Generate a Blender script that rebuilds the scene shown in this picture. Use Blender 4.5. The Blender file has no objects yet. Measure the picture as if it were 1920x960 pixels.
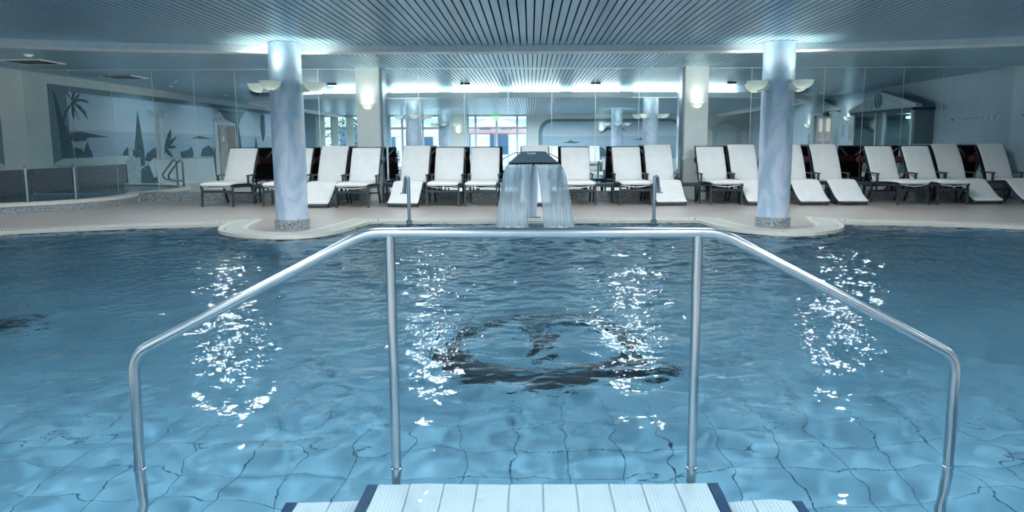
import bpy, bmesh, math, random
import numpy as np
from mathutils import Vector, Matrix
random.seed(7)
PI = math.pi
SC = bpy.context.scene
COL = SC.collection

# ------------------------------------------------------------------ camera
cam_d = bpy.data.cameras.new('camera')
cam_d.sensor_width = 36.0
cam_d.lens = 1457.0 / 1920.0 * 36.0
cam_d.shift_x = -35.0 / 1920.0
cam_d.clip_end = 300
cam = bpy.data.objects.new('camera', cam_d)
COL.objects.link(cam)
cam.matrix_world = (Matrix.Translation((0, 0, 1.2)) @ Matrix.Rotation(math.radians(90 - 8.163), 4, 'X')
                    @ Matrix.Rotation(math.radians(-0.2), 4, 'Z'))
SC.camera = cam

# ------------------------------------------------------------------ sky, exposure
world = bpy.data.worlds.new('world')
SC.world = world
world.use_nodes = True
bg = world.node_tree.nodes['Background']
bg.inputs['Color'].default_value = (0.80, 0.92, 1.0, 1)
bg.inputs['Strength'].default_value = 2.2
SC.view_settings.view_transform = 'Standard'
SC.view_settings.look = 'None'
SC.view_settings.gamma = 1.0
SC.view_settings.use_curve_mapping = False
SC.view_settings.exposure = 1.35
SC.cycles.max_bounces = 8
SC.cycles.diffuse_bounces = 3
SC.cycles.glossy_bounces = 4
SC.cycles.transmission_bounces = 4
SC.cycles.transparent_max_bounces = 8
SC.cycles.sample_clamp_indirect = 6.0
SC.cycles.use_light_tree = False

SCONCE_W = 1.5      # each bowl uplight
TUBE_E = 60.0        # cove tubes, emission strength
DOWN_E = 1.5        # added downlight discs
DOWN_W = 60.0        # light of each added downlight

# ------------------------------------------------------------------ materials
def lin(c):
    return tuple(((v / 255.0) / 12.92 if v <= 10 else ((v / 255.0 + 0.055) / 1.055) ** 2.4) for v in c) + (1.0,)

def new_mat(name):
    m = bpy.data.materials.new(name)
    m.use_nodes = True
    nt = m.node_tree
    p = nt.nodes['Principled BSDF']
    return m, nt, p

def pm(name, rgb, rough=0.5, metal=0.0, rgb2=None, scale=8.0, detail=4.0, bump=0.0, bscale=60.0, spec=0.5, stretch=None, lo=0.35, hi=0.65):
    """principled material, colour varied by noise in object space, with fine bump"""
    m, nt, p = new_mat(name)
    p.inputs['Roughness'].default_value = rough
    p.inputs['Metallic'].default_value = metal
    p.inputs['Specular IOR Level'].default_value = spec
    tc = nt.nodes.new('ShaderNodeTexCoord')
    src = tc.outputs['Object']
    if stretch:
        mp = nt.nodes.new('ShaderNodeMapping')
        mp.inputs['Scale'].default_value = stretch
        nt.links.new(src, mp.inputs['Vector'])
        src = mp.outputs['Vector']
    c2 = rgb2 if rgb2 else tuple(max(0, v - 7) for v in rgb)
    n = nt.nodes.new('ShaderNodeTexNoise')
    n.inputs['Scale'].default_value = scale
    n.inputs['Detail'].default_value = detail
    r = nt.nodes.new('ShaderNodeValToRGB')
    r.color_ramp.elements[0].position = lo
    r.color_ramp.elements[1].position = hi
    r.color_ramp.elements[0].color = lin(c2)
    r.color_ramp.elements[1].color = lin(rgb)
    nt.links.new(src, n.inputs['Vector'])
    nt.links.new(n.outputs['Fac'], r.inputs['Fac'])
    nt.links.new(r.outputs['Color'], p.inputs['Base Color'])
    if bump > 0:
        n2 = nt.nodes.new('ShaderNodeTexNoise')
        n2.inputs['Scale'].default_value = bscale
        n2.inputs['Detail'].default_value = 3
        b = nt.nodes.new('ShaderNodeBump')
        b.inputs['Strength'].default_value = bump
        b.inputs['Distance'].default_value = 0.01
        nt.links.new(src, n2.inputs['Vector'])
        nt.links.new(n2.outputs['Fac'], b.inputs['Height'])
        nt.links.new(b.outputs['Normal'], p.inputs['Normal'])
    return m

def emit_mat(name, rgb, strength):
    m, nt, p = new_mat(name)
    p.inputs['Base Color'].default_value = lin(rgb)
    p.inputs['Emission Color'].default_value = lin(rgb)
    p.inputs['Emission Strength'].default_value = strength
    return m

def glass_pane_mat(name, tint=(235, 245, 248), refl=0.06):
    m, nt, p = new_mat(name)
    nt.nodes.remove(p)
    out = nt.nodes['Material Output']
    t = nt.nodes.new('ShaderNodeBsdfTransparent'); t.inputs['Color'].default_value = lin(tint)
    g = nt.nodes.new('ShaderNodeBsdfGlossy'); g.inputs['Roughness'].default_value = 0.02
    fr = nt.nodes.new('ShaderNodeFresnel'); fr.inputs['IOR'].default_value = 1.45
    ge = nt.nodes.new('ShaderNodeNewGeometry')          # same reflectance on both faces of the pane
    io = nt.nodes.new('ShaderNodeMapRange')
    io.inputs[3].default_value = 1.45; io.inputs[4].default_value = 1 / 1.45
    nt.links.new(ge.outputs['Backfacing'], io.inputs[0]); nt.links.new(io.outputs[0], fr.inputs['IOR'])
    mx = nt.nodes.new('ShaderNodeMixShader')
    nt.links.new(fr.outputs[0], mx.inputs[0])
    nt.links.new(t.outputs[0], mx.inputs[1])
    nt.links.new(g.outputs[0], mx.inputs[2])
    nt.links.new(mx.outputs[0], out.inputs['Surface'])
    return m

def water_mat(name, bscale=14.0, bdist=0.012):
    m, nt, p = new_mat(name)
    nt.nodes.remove(p)
    out = nt.nodes['Material Output']
    g = nt.nodes.new('ShaderNodeBsdfGlass')
    g.inputs['IOR'].default_value = 1.333
    g.inputs['Roughness'].default_value = 0.0
    g.inputs['Color'].default_value = (0.86, 0.96, 1.0, 1)
    tc = nt.nodes.new('ShaderNodeTexCoord')
    n = nt.nodes.new('ShaderNodeTexNoise')
    n.inputs['Scale'].default_value = bscale
    n.inputs['Detail'].default_value = 3.0
    b = nt.nodes.new('ShaderNodeBump')
    b.inputs['Strength'].default_value = 0.5
    b.inputs['Distance'].default_value = bdist
    nt.links.new(tc.outputs['Object'], n.inputs['Vector'])
    nt.links.new(n.outputs['Fac'], b.inputs['Height'])
    nt.links.new(b.outputs['Normal'], g.inputs['Normal'])
    if name == 'pool water':                 # fine ripples fade out towards the calm steps
        sx = nt.nodes.new('ShaderNodeSeparateXYZ'); mr = nt.nodes.new('ShaderNodeMapRange')
        mr.inputs[1].default_value = 3.1; mr.inputs[2].default_value = 5.0
        mr.inputs[3].default_value = 0.03; mr.inputs[4].default_value = 0.8
        nt.links.new(tc.outputs['Object'], sx.inputs[0]); nt.links.new(sx.outputs['Y'], mr.inputs[0])
        nt.links.new(mr.outputs[0], b.inputs['Strength'])
    nt.links.new(g.outputs[0], out.inputs['Surface'])
    return m

def sheet_mat(name):
    """falling water: streaky film, partly clear"""
    m, nt, p = new_mat(name)
    out = nt.nodes['Material Output']
    p.inputs['Base Color'].default_value = lin((205, 222, 232))
    p.inputs['Roughness'].default_value = 0.25
    t = nt.nodes.new('ShaderNodeBsdfTransparent')
    t.inputs['Color'].default_value = lin((225, 236, 243))
    tc = nt.nodes.new('ShaderNodeTexCoord')
    mp = nt.nodes.new('ShaderNodeMapping')
    mp.inputs['Scale'].default_value = (110, 5, 2.2)
    n = nt.nodes.new('ShaderNodeTexNoise')
    n.inputs['Scale'].default_value = 1.0
    n.inputs['Detail'].default_value = 4
    r = nt.nodes.new('ShaderNodeValToRGB')
    r.color_ramp.elements[0].position = 0.35
    r.color_ramp.elements[0].color = (0.22, 0.22, 0.22, 1)
    r.color_ramp.elements[1].position = 0.72
    r.color_ramp.elements[1].color = (0.62, 0.62, 0.62, 1)
    b = nt.nodes.new('ShaderNodeBump')
    b.inputs['Distance'].default_value = 0.01
    b.inputs['Strength'].default_value = 0.3
    mx = nt.nodes.new('ShaderNodeMixShader')
    nt.links.new(tc.outputs['Object'], mp.inputs['Vector'])
    nt.links.new(mp.outputs['Vector'], n.inputs['Vector'])
    nt.links.new(n.outputs['Fac'], r.inputs['Fac'])
    nt.links.new(n.outputs['Fac'], b.inputs['Height'])
    nt.links.new(b.outputs['Normal'], p.inputs['Normal'])
    nt.links.new(r.outputs['Color'], mx.inputs[0])
    nt.links.new(t.outputs[0], mx.inputs[1])
    nt.links.new(p.outputs[0], mx.inputs[2])
    nt.links.new(mx.outputs[0], out.inputs['Surface'])
    return m

def granite_mat(name):
    return pm(name, (196, 202, 204), 0.35, rgb2=(60, 72, 80), scale=75, detail=6, lo=0.38, hi=0.62)

def floor_tile_mat(name):
    m, nt, p = new_mat(name)
    tc = nt.nodes.new('ShaderNodeTexCoord')
    br = nt.nodes.new('ShaderNodeTexBrick')
    br.offset = 0.0
    br.inputs['Scale'].default_value = 1.0
    br.inputs['Brick Width'].default_value = 0.6
    br.inputs['Row Height'].default_value = 0.6
    br.inputs['Mortar Size'].default_value = 0.006
    br.inputs['Color1'].default_value = lin((196, 186, 179))
    br.inputs['Color2'].default_value = lin((188, 178, 171))
    br.inputs['Mortar'].default_value = lin((150, 138, 130))
    mpr = nt.nodes.new('ShaderNodeMapping')
    mpr.inputs['Rotation'].default_value = (0, 0, 0.0)
    n = nt.nodes.new('ShaderNodeTexNoise'); n.inputs['Scale'].default_value = 40; n.inputs['Detail'].default_value = 6
    mix = nt.nodes.new('ShaderNodeMix'); mix.data_type = 'RGBA'; mix.blend_type = 'MULTIPLY'
    mix.inputs[0].default_value = 0.35
    r = nt.nodes.new('ShaderNodeValToRGB')
    r.color_ramp.elements[0].position = 0.3; r.color_ramp.elements[0].color = (0.55, 0.55, 0.55, 1)
    r.color_ramp.elements[1].position = 0.7
    nt.links.new(tc.outputs['Object'], mpr.inputs['Vector'])
    nt.links.new(mpr.outputs['Vector'], br.inputs['Vector'])
    nt.links.new(tc.outputs['Object'], n.inputs['Vector'])
    nt.links.new(n.outputs['Fac'], r.inputs['Fac'])
    nt.links.new(br.outputs['Color'], mix.inputs[6])
    nt.links.new(r.outputs['Color'], mix.inputs[7])
    nt.links.new(mix.outputs[2], p.inputs['Base Color'])
    p.inputs['Roughness'].default_value = 0.28
    return m

def marble_mat(name):
    m, nt, p = new_mat(name)
    tc = nt.nodes.new('ShaderNodeTexCoord')
    mp = nt.nodes.new('ShaderNodeMapping'); mp.inputs['Scale'].default_value = (1, 1, 0.55)
    mp.inputs['Rotation'].default_value = (0.5, 0.3, 0)
    n = nt.nodes.new('ShaderNodeTexNoise'); n.inputs['Scale'].default_value = 3.2; n.inputs['Detail'].default_value = 5
    n.inputs['Distortion'].default_value = 1.3
    r = nt.nodes.new('ShaderNodeValToRGB')
    e = r.color_ramp.elements
    e[0].position = 0.25; e[0].color = lin((158, 186, 206))
    e[1].position = 0.75; e[1].color = lin((222, 232, 238))
    x = e.new(0.5); x.color = lin((186, 208, 230))
    x = e.new(0.56); x.color = lin((206, 218, 236))
    nt.links.new(tc.outputs['Object'], mp.inputs['Vector'])
    nt.links.new(mp.outputs['Vector'], n.inputs['Vector'])
    nt.links.new(n.outputs['Fac'], r.inputs['Fac'])
    nt.links.new(r.outputs['Color'], p.inputs['Base Color'])
    p.inputs['Roughness'].default_value = 0.35
    return m

def mural_sky_mat(name):
    """painted sea and sky: paler band above the painted waterline"""
    m, nt, p = new_mat(name)
    tc = nt.nodes.new('ShaderNodeTexCoord')
    sx = nt.nodes.new('ShaderNodeSeparateXYZ')
    n = nt.nodes.new('ShaderNodeTexNoise'); n.inputs['Scale'].default_value = 1.5; n.inputs['Detail'].default_value = 5
    mp = nt.nodes.new('ShaderNodeMapping'); mp.inputs['Scale'].default_value = (0.5, 0.5, 2.0)
    ad = nt.nodes.new('ShaderNodeMath'); ad.operation = 'MULTIPLY_ADD'
    ad.inputs[1].default_value = 0.30; 
    mr = nt.nodes.new('ShaderNodeMapRange')
    mr.inputs[1].default_value = 0.6; mr.inputs[2].default_value = 2.9
    r = nt.nodes.new('ShaderNodeValToRGB')
    e = r.color_ramp.elements
    e[0].position = 0.0; e[0].color = lin((142, 176, 198))
    e[1].position = 1.0; e[1].color = lin((140, 176, 202))
    for pos, c in ((0.40, (158, 188, 206)), (0.425, (158, 188, 206)), (0.43, (188, 208, 220)), (0.6, (170, 198, 216))):
        x = e.new(pos); x.color = lin(c)
    nt.links.new(tc.outputs['Object'], sx.inputs[0])
    nt.links.new(tc.outputs['Object'], mp.inputs['Vector'])
    nt.links.new(mp.outputs['Vector'], n.inputs['Vector'])
    nt.links.new(sx.outputs['Z'], mr.inputs[0])
    nt.links.new(mr.outputs[0], r.inputs['Fac'])
    mix = nt.nodes.new('ShaderNodeMix'); mix.data_type = 'RGBA'; mix.blend_type = 'MIX'
    rr = nt.nodes.new('ShaderNodeValToRGB')
    rr.color_ramp.elements[0].position = 0.45; rr.color_ramp.elements[0].color = (0, 0, 0, 1)
    rr.color_ramp.elements[1].position = 0.8; rr.color_ramp.elements[1].color = (0.45, 0.45, 0.45, 1)
    nt.links.new(n.outputs['Fac'], rr.inputs['Fac'])
    nt.links.new(rr.outputs['Color'], mix.inputs[0])
    nt.links.new(r.outputs['Color'], mix.inputs[6])
    mix.inputs[7].default_value = lin((205, 216, 226))
    nt.links.new(mix.outputs[2], p.inputs['Base Color'])
    p.inputs['Roughness'].default_value = 0.7
    return m

def stone_wall_mat(name):
    m, nt, p = new_mat(name)
    tc = nt.nodes.new('ShaderNodeTexCoord')
    mp = nt.nodes.new('ShaderNodeMapping'); mp.inputs['Rotation'].default_value = (PI / 2, 0, PI / 2)
    br = nt.nodes.new('ShaderNodeTexBrick')
    br.inputs['Scale'].default_value = 5
    br.inputs['Row Height'].default_value = 0.25
    br.inputs['Color1'].default_value = lin((190, 140, 112))
    br.inputs['Color2'].default_value = lin((120, 92, 84))
    br.inputs['Mortar'].default_value = lin((80, 62, 58))
    nt.links.new(tc.outputs['Object'], mp.inputs['Vector'])
    nt.links.new(mp.outputs['Vector'], br.inputs['Vector'])
    nt.links.new(br.outputs['Color'], p.inputs['Base Color'])
    return m

MT = {}
MT['slat'] = pm('ceiling slat aluminium', (162, 200, 220), 0.28, 0.40, rgb2=(156, 194, 214), scale=1.2)
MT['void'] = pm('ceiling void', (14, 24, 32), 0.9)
MT['fascia'] = pm('fascia white paint', (238, 244, 247), 0.45)
MT['wall_blue'] = pm('wall pale blue paint', (186, 208, 222), 0.7, scale=2, bump=0.05)
MT['wall_cream'] = pm('wall pale plaster', (214, 224, 224), 0.7, scale=2, bump=0.05)
MT['pillar'] = pm('pillar plaster', (214, 222, 220), 0.65, scale=3, bump=0.05)
MT['granite'] = granite_mat('speckled granite')
MT['dark_granite'] = pm('dark granite dado', (120, 132, 138), 0.4, rgb2=(40, 50, 58), scale=60, detail=6, lo=0.4, hi=0.62)
MT['deck'] = floor_tile_mat('deck stone tile')
MT['marble'] = marble_mat('blue marbled column paint')
MT['cream'] = pm('cream ceramic', (226, 222, 212), 0.35)
MT['grate'] = pm('grate bar plastic', (208, 210, 205), 0.45)
MT['dark'] = pm('dark channel', (30, 44, 54), 0.8)
MT['pool_tile'] = pm('pool tile', (150, 197, 218), 0.4, rgb2=(138, 187, 211), scale=2.5)
MT['pool_grout'] = pm('pool grout', (80, 130, 152), 0.8)
MT['navy'] = pm('navy tile', (20, 62, 96), 0.4)
MT['emblem'] = pm('dark mosaic', (26, 48, 62), 0.6, rgb2=(18, 36, 48), scale=30)
MT['white_tile'] = pm('ribbed white tile', (222, 226, 228), 0.4)
MT['water'] = water_mat('pool water')
MT['sheet'] = sheet_mat('falling water')
MT['foam'] = pm('foam', (240, 246, 250), 0.6, bump=0.4, bscale=40)
MT['steel'] = pm('stainless steel', (182, 192, 200), 0.24, 1.0, scale=3)
MT['dark_steel'] = pm('satin steel', (176, 190, 198), 0.12, 1.0, rgb2=(140, 158, 170), scale=2)
MT['post_white'] = pm('cascade post enamel', (190, 208, 226), 0.3)
MT['cushion'] = pm('cream white cushion', (244, 244, 242), 0.85, scale=4, bump=0.15, bscale=120)
MT['frame_dark'] = pm('anthracite frame', (66, 74, 82), 0.4, 0.3)
MT['sling'] = pm('black sling fabric', (14, 17, 22), 0.75)
MT['strap'] = pm('grey strap', (150, 160, 168), 0.7)
MT['burgundy'] = pm('burgundy roll cover', (92, 30, 32), 0.8, rgb2=(60, 20, 24))
MT['mirror'] = pm('mirror silver', (228, 238, 240), 0.0, 1.0, rgb2=(228, 238, 240))
MT['seam'] = pm('mirror seam strip', (220, 232, 238), 0.3, 0.4)
MT['bowl'] = pm('plaster bowl', (214, 224, 228), 0.55)
def opal_mat(name):
    m, nt, p = new_mat(name)
    out = nt.nodes['Material Output']
    p.inputs['Base Color'].default_value = lin((246, 248, 246)); p.inputs['Roughness'].default_value = 0.4
    t = nt.nodes.new('ShaderNodeBsdfTranslucent'); t.inputs['Color'].default_value = lin((240, 246, 240))
    mx = nt.nodes.new('ShaderNodeMixShader'); mx.inputs[0].default_value = 0.45
    nt.links.new(p.outputs[0], mx.inputs[1]); nt.links.new(t.outputs[0], mx.inputs[2])
    nt.links.new(mx.outputs[0], out.inputs['Surface'])
    return m
MT['bowl'] = opal_mat('opal bowl')
MT['curtain'] = opal_mat('white curtain cloth')
MT['lamp'] = emit_mat('lamp glow', (255, 255, 240), 14)
MT['tube'] = emit_mat('fluorescent tube', (246, 255, 250), TUBE_E)
MT['down'] = emit_mat('downlight lens', (255, 250, 240), DOWN_E)
MT['box_lens'] = emit_mat('spotlight lens', (255, 250, 242), 10)
MT['pane'] = glass_pane_mat('window pane')
MT['cab_pane'] = glass_pane_mat('cabin pane', (190, 215, 215))
MT['win_frame'] = pm('window frame white', (205, 220, 228), 0.4)
MT['terrace'] = pm('terrace paving', (200, 205, 205), 0.8)
MT['facade'] = pm('facade render', (222, 226, 230), 0.8)
MT['dark_glass'] = pm('dark facade glass', (70, 92, 118), 0.2)
MT['parasol'] = pm('parasol canvas', (216, 196, 194), 0.9)
MT['parasol_w'] = pm('pale parasol canvas', (236, 232, 228), 0.9)
MT['parasol_red'] = pm('parasol valance', (196, 146, 146), 0.9)
MT['leaf'] = pm('leaf', (70, 108, 92), 0.7, rgb2=(34, 62, 58), scale=6)
MT['wood'] = pm('pole wood', (190, 190, 186), 0.6)
MT['mural_sky'] = mural_sky_mat('mural sea and sky')
MT['mu_dark'] = pm('mural dark green', (58, 90, 102), 0.8, rgb2=(80, 112, 120), scale=9)
MT['mu_mid'] = pm('mural grey green', (84, 116, 124), 0.8, rgb2=(56, 88, 100), scale=12)
MT['mu_stone'] = pm('mural stone', (168, 190, 198), 0.8, rgb2=(146, 170, 180), scale=6)
MT['mu_stone2'] = pm('mural stone light', (190, 208, 214), 0.8)
MT['mu_shade'] = pm('mural frame grey', (112, 142, 156), 0.8)
MT['mu_door'] = pm('mural door', (176, 180, 176), 0.7, rgb2=(150, 152, 148), scale=3)
MT['mu_door2'] = pm('mural door leaf', (142, 142, 136), 0.7, rgb2=(120, 120, 116), scale=3)
MT['stucco'] = pm('pediment stucco', (176, 196, 200), 0.7, scale=3, bump=0.05)
MT['stone_wall'] = stone_wall_mat('warm stone cladding')
MT['warm_wall'] = pm('warm plaster', (226, 200, 176), 0.8)
for k_ in ('stone_wall', 'warm_wall'):      # glow put into these flat panels, for a lit room behind the door
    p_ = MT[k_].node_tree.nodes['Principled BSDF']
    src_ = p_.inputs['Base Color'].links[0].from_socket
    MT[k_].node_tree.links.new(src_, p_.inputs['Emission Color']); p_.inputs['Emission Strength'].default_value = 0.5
MT['cab_tile'] = pm('cabin tile', (120, 150, 160), 0.25, rgb2=(104, 136, 148), scale=4)
MT['cab_side'] = pm('cabin side panel', (120, 138, 148), 0.5)
MT['picture'] = pm('picture print', (120, 138, 142), 0.6, rgb2=(190, 200, 200), scale=14)
MT['exit'] = emit_mat('exit sign face', (120, 190, 130), 1.2)
MT['black'] = pm('black plastic', (16, 20, 24), 0.5)

# ------------------------------------------------------------------ mesh helpers
class MB:
    def __init__(s):
        s.v = []; s.f = []
    def add(s, vs, fs):
        o = len(s.v)
        s.v.extend(tuple(p) for p in vs)
        s.f.extend(tuple(i + o for i in f) for f in fs)
        return s
    def box(s, x0, x1, y0, y1, z0, z1):
        return s.add([(x0, y0, z0), (x1, y0, z0), (x1, y1, z0), (x0, y1, z0), (x0, y0, z1), (x1, y0, z1), (x1, y1, z1), (x0, y1, z1)],
                     [(3, 2, 1, 0), (4, 5, 6, 7), (0, 1, 5, 4), (1, 2, 6, 5), (2, 3, 7, 6), (3, 0, 4, 7)])
    def beam(s, a, b, w, h, up=(0, 0, 1)):
        a = Vector(a); b = Vector(b); d = (b - a).normalized()
        u = Vector(up)
        x = d.cross(u)
        if x.length < 1e-4: x = d.cross(Vector((0, 1, 0)))
        x.normalize(); y = x.cross(d)
        vs = []
        for p in (a, b):
            for sx, sy in ((-1, -1), (1, -1), (1, 1), (-1, 1)):
                vs.append(p + x * (sx * w / 2) + y * (sy * h / 2))
        return s.add(vs, [(0, 1, 2, 3), (7, 6, 5, 4), (0, 4, 5, 1), (1, 5, 6, 2), (2, 6, 7, 3), (3, 7, 4, 0)])
    def tube(s, pts, r, n=12, caps=True):
        pts = [Vector(p) for p in pts]
        rr = r if isinstance(r, (list, tuple)) else [r] * len(pts)
        ref = None; rings = []
        for i, p in enumerate(pts):
            if i == 0: d = pts[1] - p
            elif i == len(pts) - 1: d = p - pts[i - 1]
            else: d = (pts[i + 1] - p).normalized() + (p - pts[i - 1]).normalized()
            d.normalize()
            if ref is None:
                ref = d.orthogonal().normalized()
            ref = (ref - d * ref.dot(d)).normalized()
            b = d.cross(ref)
            rings.append([p + (ref * math.cos(2 * PI * k / n) + b * math.sin(2 * PI * k / n)) * rr[i] for k in range(n)])
        vs = [q for g in rings for q in g]; fs = []
        for i in range(len(rings) - 1):
            for k in range(n):
                k2 = (k + 1) % n
                fs.append((i * n + k, i * n + k2, (i + 1) * n + k2, (i + 1) * n + k))
        if caps:
            fs.append(tuple(range(n - 1, -1, -1)))
            fs.append(tuple((len(rings) - 1) * n + k for k in range(n)))
        return s.add(vs, fs)
    def lathe(s, prof, n=32, c=(0, 0, 0), a0=0.0, a1=2 * PI):
        full = abs(a1 - a0 - 2 * PI) < 1e-6
        m = n if full else n + 1
        vs = []
        for (r, z) in prof:
            for k in range(m):
                a = a0 + (a1 - a0) * k / n
                vs.append((c[0] + r * math.cos(a), c[1] + r * math.sin(a), c[2] + z))
        fs = []
        for i in range(len(prof) - 1):
            for k in range(n):
                k2 = (k + 1) % m
                fs.append((i * m + k, i * m + k2, (i + 1) * m + k2, (i + 1) * m + k))
        return s.add(vs, fs)
    def disc(s, c, r, n=24, up=True):
        vs = [(c[0] + r * math.cos(2 * PI * k / n), c[1] + r * math.sin(2 * PI * k / n), c[2]) for k in range(n)]
        return s.add(vs, [tuple(range(n)) if up else tuple(range(n - 1, -1, -1))])
    def prism(s, poly, fn, t):
        """poly: 2D points, fn(u,v,w) -> 3D; extruded w from 0 to t"""
        n = len(poly)
        vs = [fn(u, v, 0) for u, v in poly] + [fn(u, v, t) for u, v in poly]
        fs = [tuple(range(n - 1, -1, -1)), tuple(range(n, 2 * n))]
        for k in range(n):
            k2 = (k + 1) % n
            fs.append((k, k2, n + k2, n + k))
        return s.add(vs, fs)
    def pad(s, pts, w, t, n=14, end=0.35):
        """cushion: centreline pts (y,z), rounded cross-section w x t"""
        P = [Vector((0, p[0], p[1])) for p in pts]
        rings = []
        N = len(P)
        seq = []
        for i in range(N):
            if i == 0: d = P[1] - P[0]
            elif i == N - 1: d = P[-1] - P[-2]
            else: d = P[i + 1] - P[i - 1]
            seq.append((P[i], d.normalized()))
        first = (seq[0][0] - seq[0][1] * 0.018, seq[0][1]); last = (seq[-1][0] + seq[-1][1] * 0.018, seq[-1][1])
        full = [(first, end)] + [(q, 1.0) for q in seq] + [(last, end)]
        for (p, d), k in full:
            nrm = Vector((0, -d.z, d.y))
            ring = []
            ex = 5.0
            for j in range(n * 2):
                a = 2 * PI * j / (n * 2)
                ca, sa = math.cos(a), math.sin(a)
                x = math.copysign(abs(ca) ** (2 / ex), ca) * (w / 2 - (1 - k) * 0.015)
                y = math.copysign(abs(sa) ** (2 / 2.6), sa) * t / 2 * k
                ring.append(p + Vector((x, 0, 0)) + nrm * y)
            rings.append(ring)
        m = n * 2
        vs = [q for g in rings for q in g]; fs = []
        for i in range(len(rings) - 1):
            for k in range(m):
                k2 = (k + 1) % m
                fs.append((i * m + k, (i + 1) * m + k, (i + 1) * m + k2, i * m + k2))
        fs.append(tuple(range(m))); fs.append(tuple((len(rings) - 1) * m + k for k in range(m - 1, -1, -1)))
        return s.add(vs, fs)
    def build(s, name, mat, parent=None, smooth=False, loc=None, fix=True):
        me = bpy.data.meshes.new(name)
        me.from_pydata([tuple(p) for p in s.v], [], s.f)
        if fix:
            bm = bmesh.new(); bm.from_mesh(me)
            bmesh.ops.recalc_face_normals(bm, faces=bm.faces)
            bm.to_mesh(me); bm.free()
        if smooth:
            me.polygons.foreach_set('use_smooth', [True] * len(me.polygons))
            try: me.set_sharp_from_angle(angle=math.radians(40))
            except Exception: pass
        me.materials.append(mat if not isinstance(mat, str) else MT[mat])
        o = bpy.data.objects.new(name, me)
        COL.objects.link(o)
        if parent: o.parent = parent
        if loc: o.location = loc
        return o

def tag(o, label, cat, group=None):
    o['label'] = label; o['category'] = cat
    if group: o['group'] = group
    return o

def thing(name, label, cat, loc=(0, 0, 0), rz=0.0, group=None):
    o = bpy.data.objects.new(name, None)
    o.empty_display_size = 0.1
    COL.objects.link(o)
    o.location = loc; o.rotation_euler = (0, 0, rz)
    return tag(o, label, cat, group)

def struct(o, label=None, cat=None):
    o['kind'] = 'structure'
    if label: o['label'] = label
    if cat: o['category'] = cat
    return o

def root_struct(name, label, cat, loc=(0, 0, 0)):
    o = bpy.data.objects.new(name, None)
    COL.objects.link(o); o.location = loc
    return struct(o, label, cat)

def inst(src, name, parent=None, loc=None, scale=None, rot=None):
    o = bpy.data.objects.new(name, src.data)
    COL.objects.link(o)
    if parent: o.parent = parent
    if loc is not None: o.location = loc
    if scale is not None: o.scale = scale
    if rot is not None: o.rotation_euler = rot
    return o

def copy_tree(o, parent=None):
    c = o.copy(); COL.objects.link(c)
    c.parent = parent
    for ch in list(o.children):
        copy_tree(ch, c)
    return c

def fillet(pts, r, n=6):
    P = [Vector(p) for p in pts]
    out = [P[0]]
    for i in range(1, len(P) - 1):
        a = (P[i - 1] - P[i]); b = (P[i + 1] - P[i])
        ra = min(r, a.length * 0.49, b.length * 0.49)
        p0 = P[i] + a.normalized() * ra; p1 = P[i] + b.normalized() * ra
        for k in range(n + 1):
            t = k / n
            out.append(p0 * (1 - t) ** 2 + P[i] * 2 * t * (1 - t) + p1 * t * t)
    out.append(P[-1])
    return out

# ------------------------------------------------------------------ room sizes
XL, XR = -11.05, 10.55
YN, YM = -3.6, 17.3          # rear wall (behind the camera), mirror wall
ZF, ZB = 2.63, 2.84          # low slatted ceiling over the pool, upper one round it

# pool outline -----------------------------------------------------
PC = 6.85
def se_y(x, a, b, n):
    return b * max(0.0, 1 - abs(x / a) ** n) ** (1.0 / n)
def catmull(pts, n=6):
    out = []
    for i in range(len(pts) - 1):
        p0 = pts[max(i - 1, 0)]; p1 = pts[i]; p2 = pts[i + 1]; p3 = pts[min(i + 2, len(pts) - 1)]
        for k in range(n):
            t = k / n
            out.append(tuple(0.5 * (2 * p1[j] + (p2[j] - p0[j]) * t + (2 * p0[j] - 5 * p1[j] + 4 * p2[j] - p3[j]) * t * t
                                    + (-p0[j] + 3 * p1[j] - 3 * p2[j] + p3[j]) * t ** 3) for j in (0, 1)))
    out.append(tuple(pts[-1]))
    return out
CL = (-3.46, 11.25); CR = (3.55, 11.35)
lobeL = [(-4.70, 12.02), (-4.60, 11.45), (-4.40, 10.93), (-4.03, 10.55), (-3.55, 10.30), (-3.15, 10.28), (-2.85, 10.55), (-2.68, 11.15), (-2.55, 12.22)]
lobeR = [(2.66, 12.22), (2.80, 11.20), (3.05, 10.72), (3.40, 10.45), (3.80, 10.45), (4.20, 10.72), (4.48, 11.08), (4.66, 11.55), (4.76, 12.08)]
def upper():
    pts = []
    A, Bq, N = 9.3, 5.35, 2.8
    k = 40
    for i in range(k + 1):
        th = PI - (PI * 0.5) * i / k
        c, s_ = math.cos(th), math.sin(th)
        x = math.copysign(abs(c) ** (2 / N), c) * A; y = PC + abs(s_) ** (2 / N) * Bq
        if x < -4.85: pts.append((x, y))
    pts += catmull(lobeL, 6)
    pts += [(x, 12.22) for x in np.linspace(-2.2, 2.3, 10)]
    pts += catmull(lobeR, 6)
    for i in range(k + 1):
        th = PI * 0.5 - (PI * 0.5) * i / k
        c, s_ = math.cos(th), math.sin(th)
        x = abs(c) ** (2 / N) * A; y = PC + abs(s_) ** (2 / N) * Bq
        if x > 4.9: pts.append((x, y))
    return pts
UP = upper()
OUT = UP + [(x, 2 * PC - y) for x, y in reversed(UP)][1:-1]       # clockwise seen from above
def resample(poly, d):
    out = []
    n = len(poly)
    for i in range(n):
        a = Vector(poly[i]); b = Vector(poly[(i + 1) % n])
        L = (b - a).length
        if L < 1e-4: continue
        k = max(1, int(round(L / d)))
        for j in range(k): out.append(tuple(a.lerp(b, j / k)))
    return out
OUT = resample(OUT, 0.14)
NO = len(OUT)
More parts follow.
